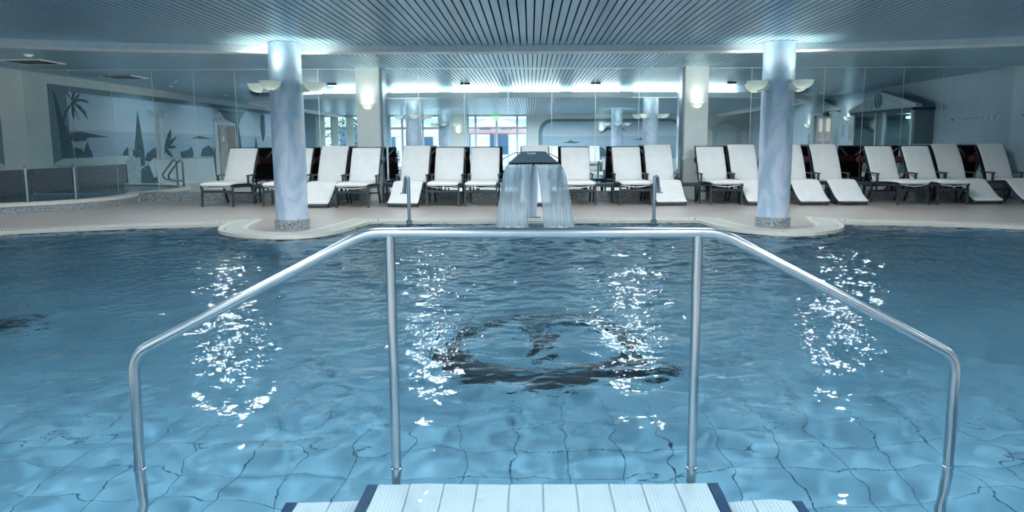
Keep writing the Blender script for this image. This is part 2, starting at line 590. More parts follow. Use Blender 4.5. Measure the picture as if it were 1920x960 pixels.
def offset(d):
    """outline moved outwards (into the deck) by d"""
    res = []
    for i in range(NO):
        p = Vector(OUT[i]); a = Vector(OUT[i - 1]); b = Vector(OUT[(i + 1) % NO])
        e1 = (p - a).normalized(); e2 = (b - p).normalized()
        n1 = Vector((-e1.y, e1.x)); n2 = Vector((-e2.y, e2.x))
        m = (n1 + n2)
        if m.length < 0.3: m = n1
        m.normalize()
        c = max(0.55, m.dot(n1))
        res.append(tuple(p + m * (d / c)))
    return res
def inside(x, y, poly=None):
    poly = poly or OUT
    r = False; j = len(poly) - 1
    for i in range(len(poly)):
        xi, yi = poly[i]; xj, yj = poly[j]
        if (yi > y) != (yj > y) and x < (xj - xi) * (y - yi) / (yj - yi) + xi: r = not r
        j = i
    return r

# ------------------------------------------------------------------ deck floor
def fill_mesh(loops, z):
    bm = bmesh.new()
    edges = []
    for lp in loops:
        vs = [bm.verts.new((x, y, z)) for x, y in lp]
        for i in range(len(vs)):
            edges.append(bm.edges.new((vs[i], vs[(i + 1) % len(vs)])))
    bmesh.ops.triangle_fill(bm, use_beauty=True, use_dissolve=False, edges=edges)
    bmesh.ops.recalc_face_normals(bm, faces=bm.faces)
    for f in bm.faces:
        if f.normal.z < 0: f.normal_flip()
    return bm
bm = fill_mesh([[(XL, YN), (XR, YN), (XR, YM), (XL, YM)], OUT], 0.0)
me = bpy.data.meshes.new('floor'); bm.to_mesh(me); bm.free()
me.materials.append(MT['deck'])
deck = bpy.data.objects.new('floor', me); COL.objects.link(deck)
struct(deck, 'beige stone tiled deck around the pool', 'floor')

def ribbon(d0, d1, z, t):
    a = offset(d0); b = offset(d1)
    m = MB()
    vs = [(x, y, z) for x, y in a] + [(x, y, z) for x, y in b] + [(x, y, z - t) for x, y in a] + [(x, y, z - t) for x, y in b]
    fs = []
    for i in range(NO):
        j = (i + 1) % NO
        fs += [(i, j, NO + j, NO + i), (i, 2 * NO + i, 2 * NO + j, j), (NO + i, NO + j, 3 * NO + j, 3 * NO + i)]
    m.add(vs, fs)
    return m
coping = root_struct('trim_1', 'cream pool coping with slotted overflow grate', 'coping')
ribbon(-0.005, 0.075, 0.012, 0.05).build('edge_strip', 'cream', coping, smooth=True)
ribbon(0.075, 0.33, 0.004, 0.01).build('grate_channel', 'dark', coping)
ribbon(0.33, 0.40, 0.012, 0.012).build('border_strip', 'cream', coping, smooth=True)
# overflow grate bars
mb = MB()
fine = resample(OUT, 0.14)
a_in = offset(0.085); a_out = offset(0.325)
for i in range(NO):
    j = (i + 1) % NO
    L = (Vector(OUT[i]) - Vector(OUT[j])).length
    Lo = (Vector(a_out[i]) - Vector(a_out[j])).length
    k = max(1, int(round(max(L, 0.02) / 0.035)))
    for q in range(k):
        t0 = (q + 0.16) / k; t1 = (q + 0.84) / k
        p = [Vector(a_in[i]).lerp(Vector(a_in[j]), t0), Vector(a_in[i]).lerp(Vector(a_in[j]), t1),
             Vector(a_out[i]).lerp(Vector(a_out[j]), t1), Vector(a_out[i]).lerp(Vector(a_out[j]), t0)]
        mb.add([(v.x, v.y, 0.004) for v in p] + [(v.x, v.y, 0.013) for v in p],
               [(4, 5, 6, 7), (0, 1, 5, 4), (1, 2, 6, 5), (2, 3, 7, 6), (3, 0, 4, 7)])
g = mb.build('grate_bars', 'grate', coping)
g['kind'] = 'stuff'

# ------------------------------------------------------------------ pool basin
ZP = -1.35; ZW = -0.04
pool = root_struct('swimming_pool', 'large curved indoor pool lined with light blue tiles', 'pool')
def wallstrip(d, z0, z1):
    o = offset(d) if d else OUT
    m = MB()
    m.add([(x, y, z0) for x, y in o] + [(x, y, z1) for x, y in o],
          [(i, (i + 1) % NO, NO + (i + 1) % NO, NO + i) for i in range(NO)])
    return m
wallstrip(0, -0.30, 0.0).build('waterline_tile_band', 'navy', pool, fix=False)
wallstrip(0, ZP, -0.30).build('basin_side', 'pool_tile', pool, fix=False)
b = offset(0.05)
m = MB(); m.add([(x, y, ZP - 0.012) for x, y in b], [tuple(range(NO))])
m.build('basin_grout_bed', 'pool_grout', pool)
TS = 0.30
cells = []
for ix in range(-32, 33):
    for iy in range(0, 40):
        x = ix * TS + 0.05; y = 1.45 + iy * TS
        if inside(x, y) or inside(x - .15, y) or inside(x + .15, y): cells.append((math.hypot(x, y), x, y))
cells.sort()
cells_vis = [c for c in cells if c[2] > 2.9 and abs(c[1]) < 0.9 * c[2]]
near = set((c[1], c[2]) for c in cells_vis[:300])
tile0 = None
rest = MB()

for d, x, y in cells:
    if (x, y) in near:
        if tile0 is None:
            tile0 = MB().box(-TS / 2 + .0026, TS / 2 - .0026, -TS / 2 + .0026, TS / 2 - .0026, -0.012, 0).build('pool_floor_tile', 'pool_tile', pool)
            tile0.location = (x, y, ZP)
        else:
            inst(tile0, 'pool_floor_tile', pool, (x, y, ZP))
    else:
        rest.box(x - TS / 2 + .0026, x + TS / 2 - .0026, y - TS / 2 + .0026, y + TS / 2 - .0026, ZP - 0.012, ZP)
r_ = rest.build('pool_floor_tiles_far', 'pool_tile', pool, fix=False)
r_['kind'] = 'stuff'
for o in list(pool.children): o.cycles.is_caustics_receiver = True

# emblem inlaid in the pool floor: thick uneven ring with a pointed tail and an inner stroke
emb = root = thing('floor_emblem', 'dark ring-shaped mosaic emblem with inner stroke on the pool floor', 'emblem', (0.06, 6.15, ZP))
outer = []; inner = []
for k in range(72):
    a = 2 * PI * k / 72
    ro_x = 0.76 + (0.06 if math.cos(a) > 0 else 0.02); ro_y = 1.02
    ro_x *= 1 - 0.10 * math.sin(a)
    outer.append((ro_x * math.cos(a), ro_y * math.sin(a) + 0.02))
    w = 0.16 + 0.10 * max(0, -math.sin(a)) ** 2
    inner.append(((ro_x - w) * math.cos(a), (ro_y - w * 1.5) * math.sin(a) + 0.04))
m = MB()
vs = [(x, y, 0.004) for x, y in outer] + [(x, y, 0.004) for x, y in inner]
vs += [(x, y, 0.0) for x, y in outer] + [(x, y, 0.0) for x, y in inner]
fs = []
for i in range(72):
    j = (i + 1) % 72
    fs += [(i, j, 72 + j, 72 + i), (i, 144 + i, 144 + j, j), (72 + i, 72 + j, 216 + j, 216 + i)]
m.add(vs, fs); m.build('ring', 'emblem', emb)
MB().prism([(0.60, -0.70), (0.74, -0.30), (0.86, -0.50), (1.02, -0.62), (0.80, -0.72)], lambda u, v, w: (u, v, w), 0.005).build('tail', 'emblem', emb)
MB().prism([(-0.60, -0.70), (-0.66, -0.35), (-0.74, -0.52), (-0.72, -0.68)], lambda u, v, w: (u, v, w), 0.005).build('leaf_point', 'emblem', emb)
MB().prism([(-0.13, 0.66), (0.14, 0.66), (0.17, 0.35), (0.10, -0.05), (0.02, -0.40), (-0.08, -0.05), (-0.13, 0.35)], lambda u, v, w: (u, v, w), 0.005).build('inner_stroke', 'emblem', emb)
for o in emb.children: o.cycles.is_caustics_receiver = True
dr = thing('floor_drain', 'dark floor inlet grille on the pool bottom, far left', 'drain', (-4.55, 6.55, ZP))
MB().lathe([(0.0, 0.012), (0.20, 0.012), (0.24, 0.0)], 24).build('grille', 'emblem', dr)
for k in range(5):
    MB().box(-0.19 + 0, 0.19, -0.16 + k * 0.08 - 0.008, -0.16 + k * 0.08 + 0.008, 0.012, 0.02).build('bar', 'mu_mid', dr)

# water: rippled surface from a wave spectrum ------------------------
DX = 0.03
x0, x1, y0, y1 = -9.45, 9.45, 1.30, 12.45
nx = int((x1 - x0) / DX) + 1; ny = int((y1 - y0) / DX) + 1
rng = np.random.default_rng(5)
NF = 1024
def spectrum(l0, l1, p, seed):
    rg = np.random.default_rng(seed)
    kx = np.fft.fftfreq(NF, DX) ; kx, ky = np.meshgrid(kx, kx)
    k = np.hypot(kx, ky) + 1e-6
    amp = k ** (-p) * np.exp(-(k * l0 * 0.5) ** 4) * np.exp(-(1 / (k * l1)) ** 4)
    h = np.fft.ifft2(amp * np.fft.fft2(rg.standard_normal((NF, NF)))).real
    gy, gx = np.gradient(h, DX)
    return h / np.sqrt((gx ** 2 + gy ** 2).mean())       # unit rms slope
H1 = spectrum(0.26, 0.9, 2.6, 1)[:ny, :nx]
H2 = spectrum(0.09, 0.30, 2.2, 2)[:ny, :nx]
gx, gy = np.meshgrid(np.linspace(x0, x1, nx), np.linspace(y0, y1, ny))
df = np.hypot(gx - 0.05, gy - 11.4)
near_f = 1 / (1 + np.exp(-(gy - 4.0) / 0.5))          # calm by the steps, livelier towards the cascade
e1 = 0.040 + 0.010 * near_f + 0.035 * np.exp(-(df / 3.5) ** 2)
e2 = 0.010 + 0.065 * near_f + 0.060 * np.exp(-(df / 5.0) ** 2)
H = H1 * e1 + H2 * e2
H += 0.012 * np.cos(df * 9.0) * np.exp(-(df / 1.5) ** 2)
H = np.clip(H, -0.03, 0.032)
co = np.stack([gx, gy, ZW + H], -1).reshape(-1, 3)
OB = offset(0.08)
# inside test, vectorised
cxm = (gx[:-1, :-1] + gx[1:, 1:]) / 2; cym = (gy[:-1, :-1] + gy[1:, 1:]) / 2
ins = np.zeros(cxm.shape, bool)
j = NO - 1
for i in range(NO):
    xi, yi = OB[i]; xj, yj = OB[j]
    if yi != yj:
        c = ((yi > cym) != (yj > cym)) & (cxm < (xj - xi) * (cym - yi) / (yj - yi) + xi)
        ins ^= c
    j = i
iy, ix = np.nonzero(ins)
base = iy * nx + ix
quads = np.stack([base, base + 1, base + nx + 1, base + nx], -1)
used = np.unique(quads)
remap = np.full(nx * ny, -1); remap[used] = np.arange(len(used))
quads = remap[quads]; co = co[used]
me = bpy.data.meshes.new('pool_water')
me.vertices.add(len(co)); me.vertices.foreach_set('co', co.astype(np.float32).ravel())
me.loops.add(quads.size); me.loops.foreach_set('vertex_index', quads.astype(np.int32).ravel())
me.polygons.add(len(quads))
me.polygons.foreach_set('loop_start', np.arange(0, quads.size, 4, dtype=np.int32))
me.polygons.foreach_set('use_smooth', np.ones(len(quads), bool))
me.update(calc_edges=True); me.validate()
me.materials.append(MT['water'])
wat = bpy.data.objects.new('pool_water', me); COL.objects.link(wat)
wat.cycles.is_caustics_caster = True
tag(wat, 'rippling clear blue water filling the swimming pool', 'water'); wat['kind'] = 'stuff'

# ------------------------------------------------------------------ ceilings
FA, FB, FN = 9.0, 4.75, 3.0
def arc_y(x, d=0.0):
    a, bq = FA + d, FB + d
    return PC + se_y(x, a, bq, FN) if abs(x) < a else PC
PITCH = 0.0925
ceil_low = root_struct('ceiling', 'low slatted aluminium ceiling over the pool', 'ceiling')
ceil_up = root_struct('ceiling_upper', 'raised slatted ceiling above the loungers', 'ceiling')
sl0 = None
SW = PITCH - 0.0165
def slat(x, ya, yb, z, par):
    global sl0
    if yb - ya < 0.05: return
    if sl0 is None:
        sl0 = MB().box(-SW / 2, SW / 2, 0, 1, 0, 0.014).build('slat', 'slat', par)
        o = sl0
    else:
        o = inst(sl0, 'slat', par)
    o.location = (x, ya, z); o.scale = (1, yb - ya, 1)
nk = int((XR - XL) / PITCH)
for k in range(nk + 1):
    x = XL + PITCH * (k + 0.5)
    if x > XR - SW / 2: break
    if abs(x) < FA - 0.02:
        slat(x, YN, arc_y(x) - 0.01, ZF, ceil_low)
        slat(x, arc_y(x) + 0.02, YM, ZB, ceil_up)
    else:
        slat(x, YN, YM, ZB, ceil_up)
low_poly = [(-FA, YN)] + [(x, arc_y(x)) for x in np.concatenate([[-FA], -FA * np.cos(np.linspace(0.12, PI - 0.12, 60)), [FA]])] + [(FA, YN)]
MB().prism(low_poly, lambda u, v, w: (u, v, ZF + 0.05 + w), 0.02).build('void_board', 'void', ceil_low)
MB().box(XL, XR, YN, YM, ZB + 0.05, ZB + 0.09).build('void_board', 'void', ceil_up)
# fascia and light trough
xs = -FA * np.cos(np.linspace(0.0, PI, 121))
def arc_pts(d):
    a, bq = FA + d, FB + d
    pts = [(-a, y) for y in np.linspace(YN, PC - 0.3, 12)]
    for th in np.linspace(PI, 0, 121):
        c, s_ = math.cos(th), math.sin(th)
        pts.append((math.copysign(abs(c) ** (2 / FN), c) * a, PC + abs(s_) ** (2 / FN) * bq))
    pts += [(a, y) for y in np.linspace(PC - 0.3, YN, 12)]
    return pts
def sweep(d0, d1, z0, z1):
    A = arc_pts(d0); Bq = arc_pts(d1); n = len(A)
    m = MB()
    m.add([(x, y, z0) for x, y in A] + [(x, y, z0) for x, y in Bq] + [(x, y, z1) for x, y in A] + [(x, y, z1) for x, y in Bq],
          [f for i in range(n - 1) for f in ((i, i + 1, n + i + 1, n + i), (2 * n + i, 3 * n + i, 3 * n + i + 1, 2 * n + i + 1),
                                               (i, 2 * n + i, 2 * n + i + 1, i + 1), (n + i, n + i + 1, 3 * n + i + 1, 3 * n + i))])
    return m
fas = root_struct('trim_2', 'curved white light-trough fascia around the low ceiling', 'fascia')
sweep(0.0, 0.03, ZF - 0.09, ZB + 0.04).build('fascia_board', 'fascia', fas, smooth=True)
sweep(0.03, 0.32, ZF - 0.09, ZF - 0.07).build('trough_floor', 'fascia', fas, smooth=True)
sweep(0.32, 0.35, ZF - 0.09, ZF + 0.06).build('trough_back', 'fascia', fas, smooth=True)
# fluorescent tubes lying in the trough
k = 0
for q in range(-4, 4):
    xc = -0.70 + 0.87 + q * 1.74
    xa, xb = xc - 0.70, xc + 0.70
    pts = [(x, arc_y(x, 0.22), ZF + 0.085) for x in np.linspace(xa, xb, 9)]
    t = thing('fluorescent_tube', 'fluorescent tube number %s from the left in the curved ceiling trough' % ['one', 'two', 'three', 'four', 'five', 'six', 'seven', 'eight'][k], 'lamp', (0, 0, 0), 0, 'tubes in the ceiling trough')
    MB().tube(pts, 0.016, 8).build('tube', 'tube', t, smooth=True)
    for e in (0, -1):
        p = pts[e]
        MB().box(p[0] - 0.02, p[0] + 0.02, p[1] - 0.02, p[1] + 0.02, ZF - 0.07, ZF + 0.105).build('socket', 'fascia', t)
    k += 1

# ------------------------------------------------------------------ walls
def wall_box(name, label, b, mat):
    o = MB().box(*b).build(name, mat)
    return struct(o, label, 'wall')
wall_box('wall_back', 'plain wall behind the mirrors', (XL, XR, YM + 0.03, YM + 0.2, 0, ZB + 0.1), 'wall_blue')
wall_box('wall_left', 'left wall carrying the painted seaside mural', (XL - 0.2, XL, YN, YM + 0.2, 0, ZB + 0.1), 'wall_cream')
wr = wall_box('wall_right', 'pale blue right wall', (XR, XR + 0.2, YN, YM + 0.2, 0, ZB + 0.1), 'wall_blue')
# rear wall with window openings
wrear = root_struct('wall_rear', 'rear wall with tall windows and arched mural', 'wall')
WINS = [(-10.40, -7.40), (-6.85, -3.90), (-3.05, -0.12)]
edges = [XL] + [v for w in WINS for v in w] + [XR]
for i in range(0, len(edges), 2):
    MB().box(edges[i], edges[i + 1], YN - 0.25, YN, 0, ZB + 0.1).build('wall_panel', 'wall_blue' if i < 6 else 'wall_cream', wrear)
for a, b_ in WINS:
    MB().box(a, b_, YN - 0.25, YN, 2.62, ZB + 0.1).build('lintel', 'wall_cream', wrear)
    MB().box(a, b_, YN - 0.25, YN, 0, 0.06).build('sill', 'win_frame', wrear)
def window(n, a, b_, mull):
    w = root_struct('window_%d' % n, 'tall white framed window looking onto the terrace', 'window', ((a + b_) / 2, YN - 0.12, 0))
    W = (b_ - a) / 2
    m = MB()
    z0, z1, zt = 0.06, 2.62, 2.0
    m.box(-W, -W + 0.07, -0.05, 0.05, z0, z1); m.box(W - 0.07, W, -0.05, 0.05, z0, z1)
    m.box(-W + 0.07, W - 0.07, -0.05, 0.05, z1 - 0.07, z1); m.box(-W + 0.07, W - 0.07, -0.05, 0.05, z0, z0 + 0.09)
    m.build('window_frame', 'win_frame', w)
    for x in mull:
        MB().box(x - 0.05, x + 0.05, -0.05, 0.05, z0 + 0.09, z1 - 0.07).build('mullion', 'win_frame', w)
    xs_ = [-W + 0.07] + list(mull) + [W - 0.07]
    for i in range(len(xs_) - 1):
        l = xs_[i] + (0.05 if i else 0); r = xs_[i + 1] - (0.05 if i < len(xs_) - 2 else 0)
        MB().box(l, r, -0.045, 0.045, zt - 0.06, zt + 0.06).build('transom', 'win_frame', w)
        MB().box(l, r, -0.006, 0.006, zt + 0.06, z1 - 0.07).build('pane', 'pane', w)
        MB().box(l, r, -0.006, 0.006, z0 + 0.09, zt - 0.06).build('pane', 'pane', w)
    return w
window(1, *WINS[0], (-0.75, 0.0, 0.75))
window(2, *WINS[1], (-0.85, 0.15, 0.95))
w3 = window(3, *WINS[2], (-1.07, -0.05, 0.95))
for x in (-0.62, 0.45):
    MB().box(x - 0.28, x + 0.28, 0.05, 0.10, 1.92, 1.99).build('door_closer', 'dark_steel', w3)
ex = tag(MB().box(-0.16, 0.16, 0, 0.05, -0.09, 0.09).build('exit_sign', 'exit', loc=(-1.66, YN + 0.0, 2.47)), 'small green lit exit sign above the terrace door', 'sign')
# curtains
for i, (cx, cw, lb) in enumerate(((-10.12, 0.42, 'white curtain hanging at the outer end of the far window'), (-9.42, 0.34, 'white curtain bunched in the middle of the far window'), (-8.72, 0.40, 'white curtain beside the leafy pane of the far window'))):
    m = MB(); n = 40
    vs = []
    for k in range(n + 1):
        x = -cw / 2 + cw * k / n; y = 0.035 * math.sin(k * 1.25)
        vs += [(x, y, 0.08), (x * 0.92, y, 2.6), (x, y + 0.008, 0.08), (x * 0.92, y + 0.008, 2.6)]
    fs = []
    for k in range(n):
        a = 4 * k; c = a + 4
        fs += [(a, c, c + 1, a + 1), (a + 2, a + 3, c + 3, c + 2)]
    m.add(vs, fs)
    cu = thing('curtain', lb, 'curtain', (cx, YN + 0.12, 0), 0, 'curtains at the far window')
    m.build('drape', 'curtain', cu, smooth=True, fix=False)
    MB().box(-cw / 2, cw / 2, -0.02, 0.02, 2.58, 2.61).build('heading', 'curtain', cu)

# ------------------------------------------------------------------ mirror wall
seams = {'left': [XL] + list(np.arange(-10.55 + 0.0, -3.9, 0.905)) + [-3.72], 'mid': None, 'right': None}
def mirror(label, xs_):
    t = thing('wall_mirror', label, 'mirror', ((xs_[0] + xs_[-1]) / 2, YM, 0), 0, 'mirrors along the end wall')
    cx = (xs_[0] + xs_[-1]) / 2
    for i in range(len(xs_) - 1):
        MB().box(xs_[i] + 0.005 - cx, xs_[i + 1] - 0.005 - cx, 0.0, 0.012, 0.17, ZB - 0.012).build('mirror_pane', 'mirror', t)
        if i: MB().box(xs_[i] - 0.005 - cx, xs_[i] + 0.005 - cx, 0.0, 0.010, 0.17, ZB - 0.012).build('seam', 'seam', t)
    MB().box(xs_[0] - cx, xs_[-1] - cx, -0.006, 0.012, ZB - 0.012, ZB).build('top_trim', 'seam', t)
    return t
mirror('mirror wall left of the left pillar reflecting the painted mural', [XL] + list(np.arange(-10.05, -3.9, 0.905)) + [-3.72])
mirror('middle mirror wall between the two square pillars reflecting the windows', [-3.25, -2.43, -1.44, -0.48, 0.47, 1.43, 2.38, 3.33])
mirror('mirror wall right of the right pillar reflecting the glass cabin', [3.83, 4.83, 5.6] + list(np.arange(6.42, 10.3, 0.862)) + [XR])
# plinth below the mirrors
pl = MB().box(-8.6, XR, YM - 0.20, YM + 0.03, 0, 0.165).build('baseboard_back', 'granite')
struct(pl, 'speckled granite plinth under the mirrors', 'plinth')

# square pillars with wall sconces
def bowl_mesh(r=0.145, h=0.12):
    prof = [(0.03, 0.0), (r * 0.55, h * 0.16), (r * 0.85, h * 0.5), (r, h), (r - 0.012, h), (r * 0.8, h * 0.55), (r * 0.45, h * 0.25), (0.0, h * 0.2)]
    return prof
def add_uplight(parent, loc, w, size=0.16):
    ld = bpy.data.lights.new('bulb_light', 'AREA')
    ld.shape = 'DISK'; ld.size = size; ld.energy = w
    ld.color = (0.95, 1.0, 0.86); ld.spread = math.radians(95)
    lo = bpy.data.objects.new('bulb_light', ld); COL.objects.link(lo)
    lo.parent = parent; lo.location = loc; lo.rotation_euler = (PI, 0, 0)
    return lo
def wall_sconce(label, loc, rz, w):
    t = thing('wall_sconce', label, 'lamp', loc, rz, 'half-bowl wall sconces')
    # half bowl against a wall: wall is at local +y
    MB().lathe(bowl_mesh(0.16, 0.12), 20, (0, 0, 0), PI, 2 * PI).build('bowl', 'bowl', t, smooth=True)
    MB().box(-0.09, 0.09, -0.012, 0.0, 0.0, 0.11).build('back_plate', 'bowl', t)
    MB().tube([(-0.06, -0.06, 0.07), (0.06, -0.06, 0.07)], 0.012, 8).build('bulb', 'lamp', t, smooth=True)
    add_uplight(t, (0, -0.11, 0.11), w * 0.55, 0.2)
    return t
for sx, lb in ((-1, 'left'), (1, 'right')):
    cx = -3.49 if sx < 0 else 3.58
    p = thing('square_pillar', 'square cream pillar set into the mirror wall, %s one' % lb, 'pillar', (cx, YM, 0), 0, 'square pillars in the mirror wall')
    MB().box(-0.25, 0.25, -0.30, 0.0, 0, ZB).build('shaft', 'pillar', p)
    s_ = -sx
    MB().box(min(s_ * 0.25, s_ * 0.34), max(s_ * 0.25, s_ * 0.34), -0.12, 0.0, 0.16, ZB).build('mirror_reveal', 'dark_steel', p)
    MB().box(-0.27, 0.27, -0.32, 0.0, 0.86, 0.93).build('moulding', 'pillar', p)
    wall_sconce('half-bowl uplight on the %s square pillar' % lb, (cx, YM - 0.30, 1.96), 0, SCONCE_W * 1.0)

# ------------------------------------------------------------------ round columns with bowl sconces
def column(label, c, ang, lit=1.0):
    t = thing('round_column', label, 'column', (c[0], c[1], 0), 0, 'blue marbled columns')
    MB().lathe([(0.225, 0.14), (0.232, 1.2), (0.225, ZF - 0.005), (0.0, ZF - 0.005)], 48).build('shaft', 'marble', t, smooth=True)
    MB().lathe([(0.25, 0.0), (0.25, 0.14), (0.22, 0.145)], 48).build('base_ring', 'granite', t, smooth=True)
    return t
def column_sconces(c, angs, where, w):
    for i, (a, side) in enumerate(angs):
        an = math.radians(a)
        d = (math.sin(an), -math.cos(an))
        t = thing('bowl_sconce', 'white bowl uplight on the %s of %s' % (side, where), 'lamp', (c[0] + d[0] * 0.43, c[1] + d[1] * 0.43, 1.95), an, 'bowl uplights on the columns')
        MB().lathe(bowl_mesh(0.15, 0.12), 24).build('bowl', 'bowl', t, smooth=True)
        MB().box(-0.045, 0.045, 0.08, 0.225, 0.0, 0.10).build('arm', 'bowl', t)
        MB().tube([(-0.05, 0, 0.07), (0.05, 0, 0.07)], 0.012, 8).build('bulb', 'lamp', t, smooth=True)
        add_uplight(t, (0, 0, 0.113), w, 0.2)
column('blue marbled round column on the left pool peninsula', CL, 0)
column('blue marbled round column on the right pool peninsula', CR, 0)
column_sconces(CL, [(-11, 'front'), (79, 'right side'), (169, 'back'), (-101, 'left side')], 'the left poolside column', SCONCE_W)
column_sconces(CR, [(32, 'front right'), (122, 'back right'), (212, 'back left'), (-58, 'left front')], 'the right poolside column', SCONCE_W)
RC = [(-3.5, 2.35), (3.55, 2.35)]
column('blue marbled column nearer the windows, left, seen in the mirror', RC[0], 0)
column('blue marbled column nearer the windows, right, seen in the mirror', RC[1], 0)
column_sconces(RC[0], [(-90, 'outer side'), (90, 'inner side'), (180, 'pool side')], 'the left column by the windows', SCONCE_W * 0.6)
column_sconces(RC[1], [(-90, 'inner side'), (90, 'outer side'), (180, 'pool side')], 'the right column by the windows', SCONCE_W * 0.6)
# window pillar
wp = thing('window_pillar', 'square pillar between the terrace windows seen in the mirror', 'pillar', (-3.47, YN, 0))
MB().box(-0.40, 0.40, 0, 0.35, 0, ZF - 0.005).build('shaft', 'pillar', wp)
wall_sconce('half-bowl uplight on the pillar between the windows', (-3.47, YN + 0.35, 1.75), PI, SCONCE_W * 0.6)
wall_sconce('half-bowl uplight on the arched mural wall', (3.45, YN + 0.01, 1.85), PI, SCONCE_W * 0.6)

# ceiling lamps added as fill light
def fill_downlight(label, x, y, z, w, group):
    t = thing('fill_downlight', label, 'lamp', (x, y, z), 0, group)
    MB().lathe([(0.060, 0.0), (0.072, -0.005), (0.052, -0.007), (0.048, 0.003)], 20).build('rim', 'fascia', t, smooth=True)
    MB().disc((0, 0, -0.002), 0.05, 20, False).build('lens', 'down', t)
    ld = bpy.data.lights.new('bulb_light', 'SPOT')
    ld.energy = w; ld.spot_size = math.radians(168); ld.spot_blend = 0.35; ld.shadow_soft_size = 0.05
    ld.color = (0.90, 0.97, 1.0)
    ld.cycles.is_caustics_light = True
    lo = bpy.data.objects.new('bulb_light', ld); COL.objects.link(lo)
    lo.parent = t; lo.location = (0, 0, -0.03)
    return t
ROWN = ['row nearest the windows', 'second row from the windows', 'middle row', 'row nearest the cascade']
COLN = ['far left', 'left', 'inner left', 'inner right', 'right', 'far right']
for r, y in enumerate((-1.4, 1.4, 4.2, 7.0)):  # grid of lamps added to raise the general light of the hall
    for c, x in enumerate((-6.6, -3.1, -1.05, 1.09, 3.2, 6.6)):
        fill_downlight('added small ceiling downlight over the pool, %s, %s' % (ROWN[r], COLN[c]), x, y, ZF, DOWN_W * (0.6 if abs(x) > 5 else 1.0), 'fill lamps added in the low ceiling')
for sx, sn in ((-10.0, 'left'), (9.6, 'right')):  # more lamps added to brighten the side walls and mural
    for y, yn in ((0.5, 'nearest the windows'), (4.5, 'second from the windows'), (8.5, 'third from the windows'), (12.5, 'nearest the mirrors'))[:4 if sx < 0 else 3]:
        fill_downlight('small added downlight along the %s wall, %s' % (sn, yn), sx, y, ZB, DOWN_W * 0.4, 'fill lamps added along the side walls')

# ceiling vents, detectors and box spotlights
def vent(label, x, y):
    t = thing('ceiling_vent', label, 'vent', (x, y, ZB))
    m = MB(); s_ = 0.42
    for a, b_ in ((-s_, -s_ + 0.04), (s_ - 0.04, s_)):
        m.box(a, b_, -s_, s_, -0.02, 0.0); m.box(-s_ + 0.04, s_ - 0.04, a, b_, -0.02, 0.0)
    m.build('frame', 'fascia', t)
    MB().box(-s_ + 0.04, s_ - 0.04, -s_ + 0.04, s_ - 0.04, -0.006, 0.0).build('backing', 'dark', t)
    for q in range(4):
        for k in range(7):
            a = q * PI / 2
            L = 0.05 + k * 0.05
            p0 = (L * math.cos(a) - (-L * 0.9) * math.sin(a), L * math.sin(a) + (-L * 0.9) * math.cos(a), -0.012)
            p1 = (L * math.cos(a) - (L * 0.9) * math.sin(a), L * math.sin(a) + (L * 0.9) * math.cos(a), -0.012)
            MB().beam(p0, p1, 0.016, 0.008).build('vane', 'dark_steel', t)
vent('square swirl air vent in the ceiling above the whirlpool', -9.75, 15.6)
sd = thing('smoke_detector', 'small white round detector on the ceiling near the whirlpool vent', 'detector', (-9.05, 14.4, ZB))
MB().lathe([(0.075, 0.0), (0.075, -0.02), (0.05, -0.045), (0.0, -0.048)], 24).build('body', 'fascia', sd, smooth=True)
MB().lathe([(0.085, 0.0), (0.085, -0.008), (0.07, -0.008)], 24).build('base_ring', 'fascia', sd, smooth=True)
for x, lb in ((-5.3, 'first'), (-1.74, 'second'), (1.76, 'third'), (5.4, 'fourth')):
    t = thing('ceiling_spotlight', 'small grey box spotlight on the raised ceiling, %s from the left' % lb, 'lamp', (x, 13.3, ZB), 0, 'box spotlights on the raised ceiling')
    MB().box(-0.125, 0.125, -0.06, 0.08, -0.055, 0.0).build('body', 'dark_steel', t)
    MB().box(-0.11, 0.11, 0.08, 0.086, -0.05, -0.008).build('rear_grille', 'mu_mid', t)
    MB().box(-0.115, 0.115, -0.068, -0.06, -0.05, -0.006).build('lens', 'box_lens', t)
    MB().box(-0.10, 0.10, -0.05, 0.06, -0.060, -0.055).build('lens', 'box_lens', t)
    ld = bpy.data.lights.new('bulb_light', 'SPOT')
    ld.energy = DOWN_W * 1.3; ld.spot_size = math.radians(168); ld.spot_blend = 0.35; ld.shadow_soft_size = 0.06
    ld.color = (0.92, 0.97, 1.0); ld.cycles.is_caustics_light = True
    lo = bpy.data.objects.new('bulb_light', ld); COL.objects.link(lo)
    lo.parent = t; lo.location = (0, 0, -0.10)

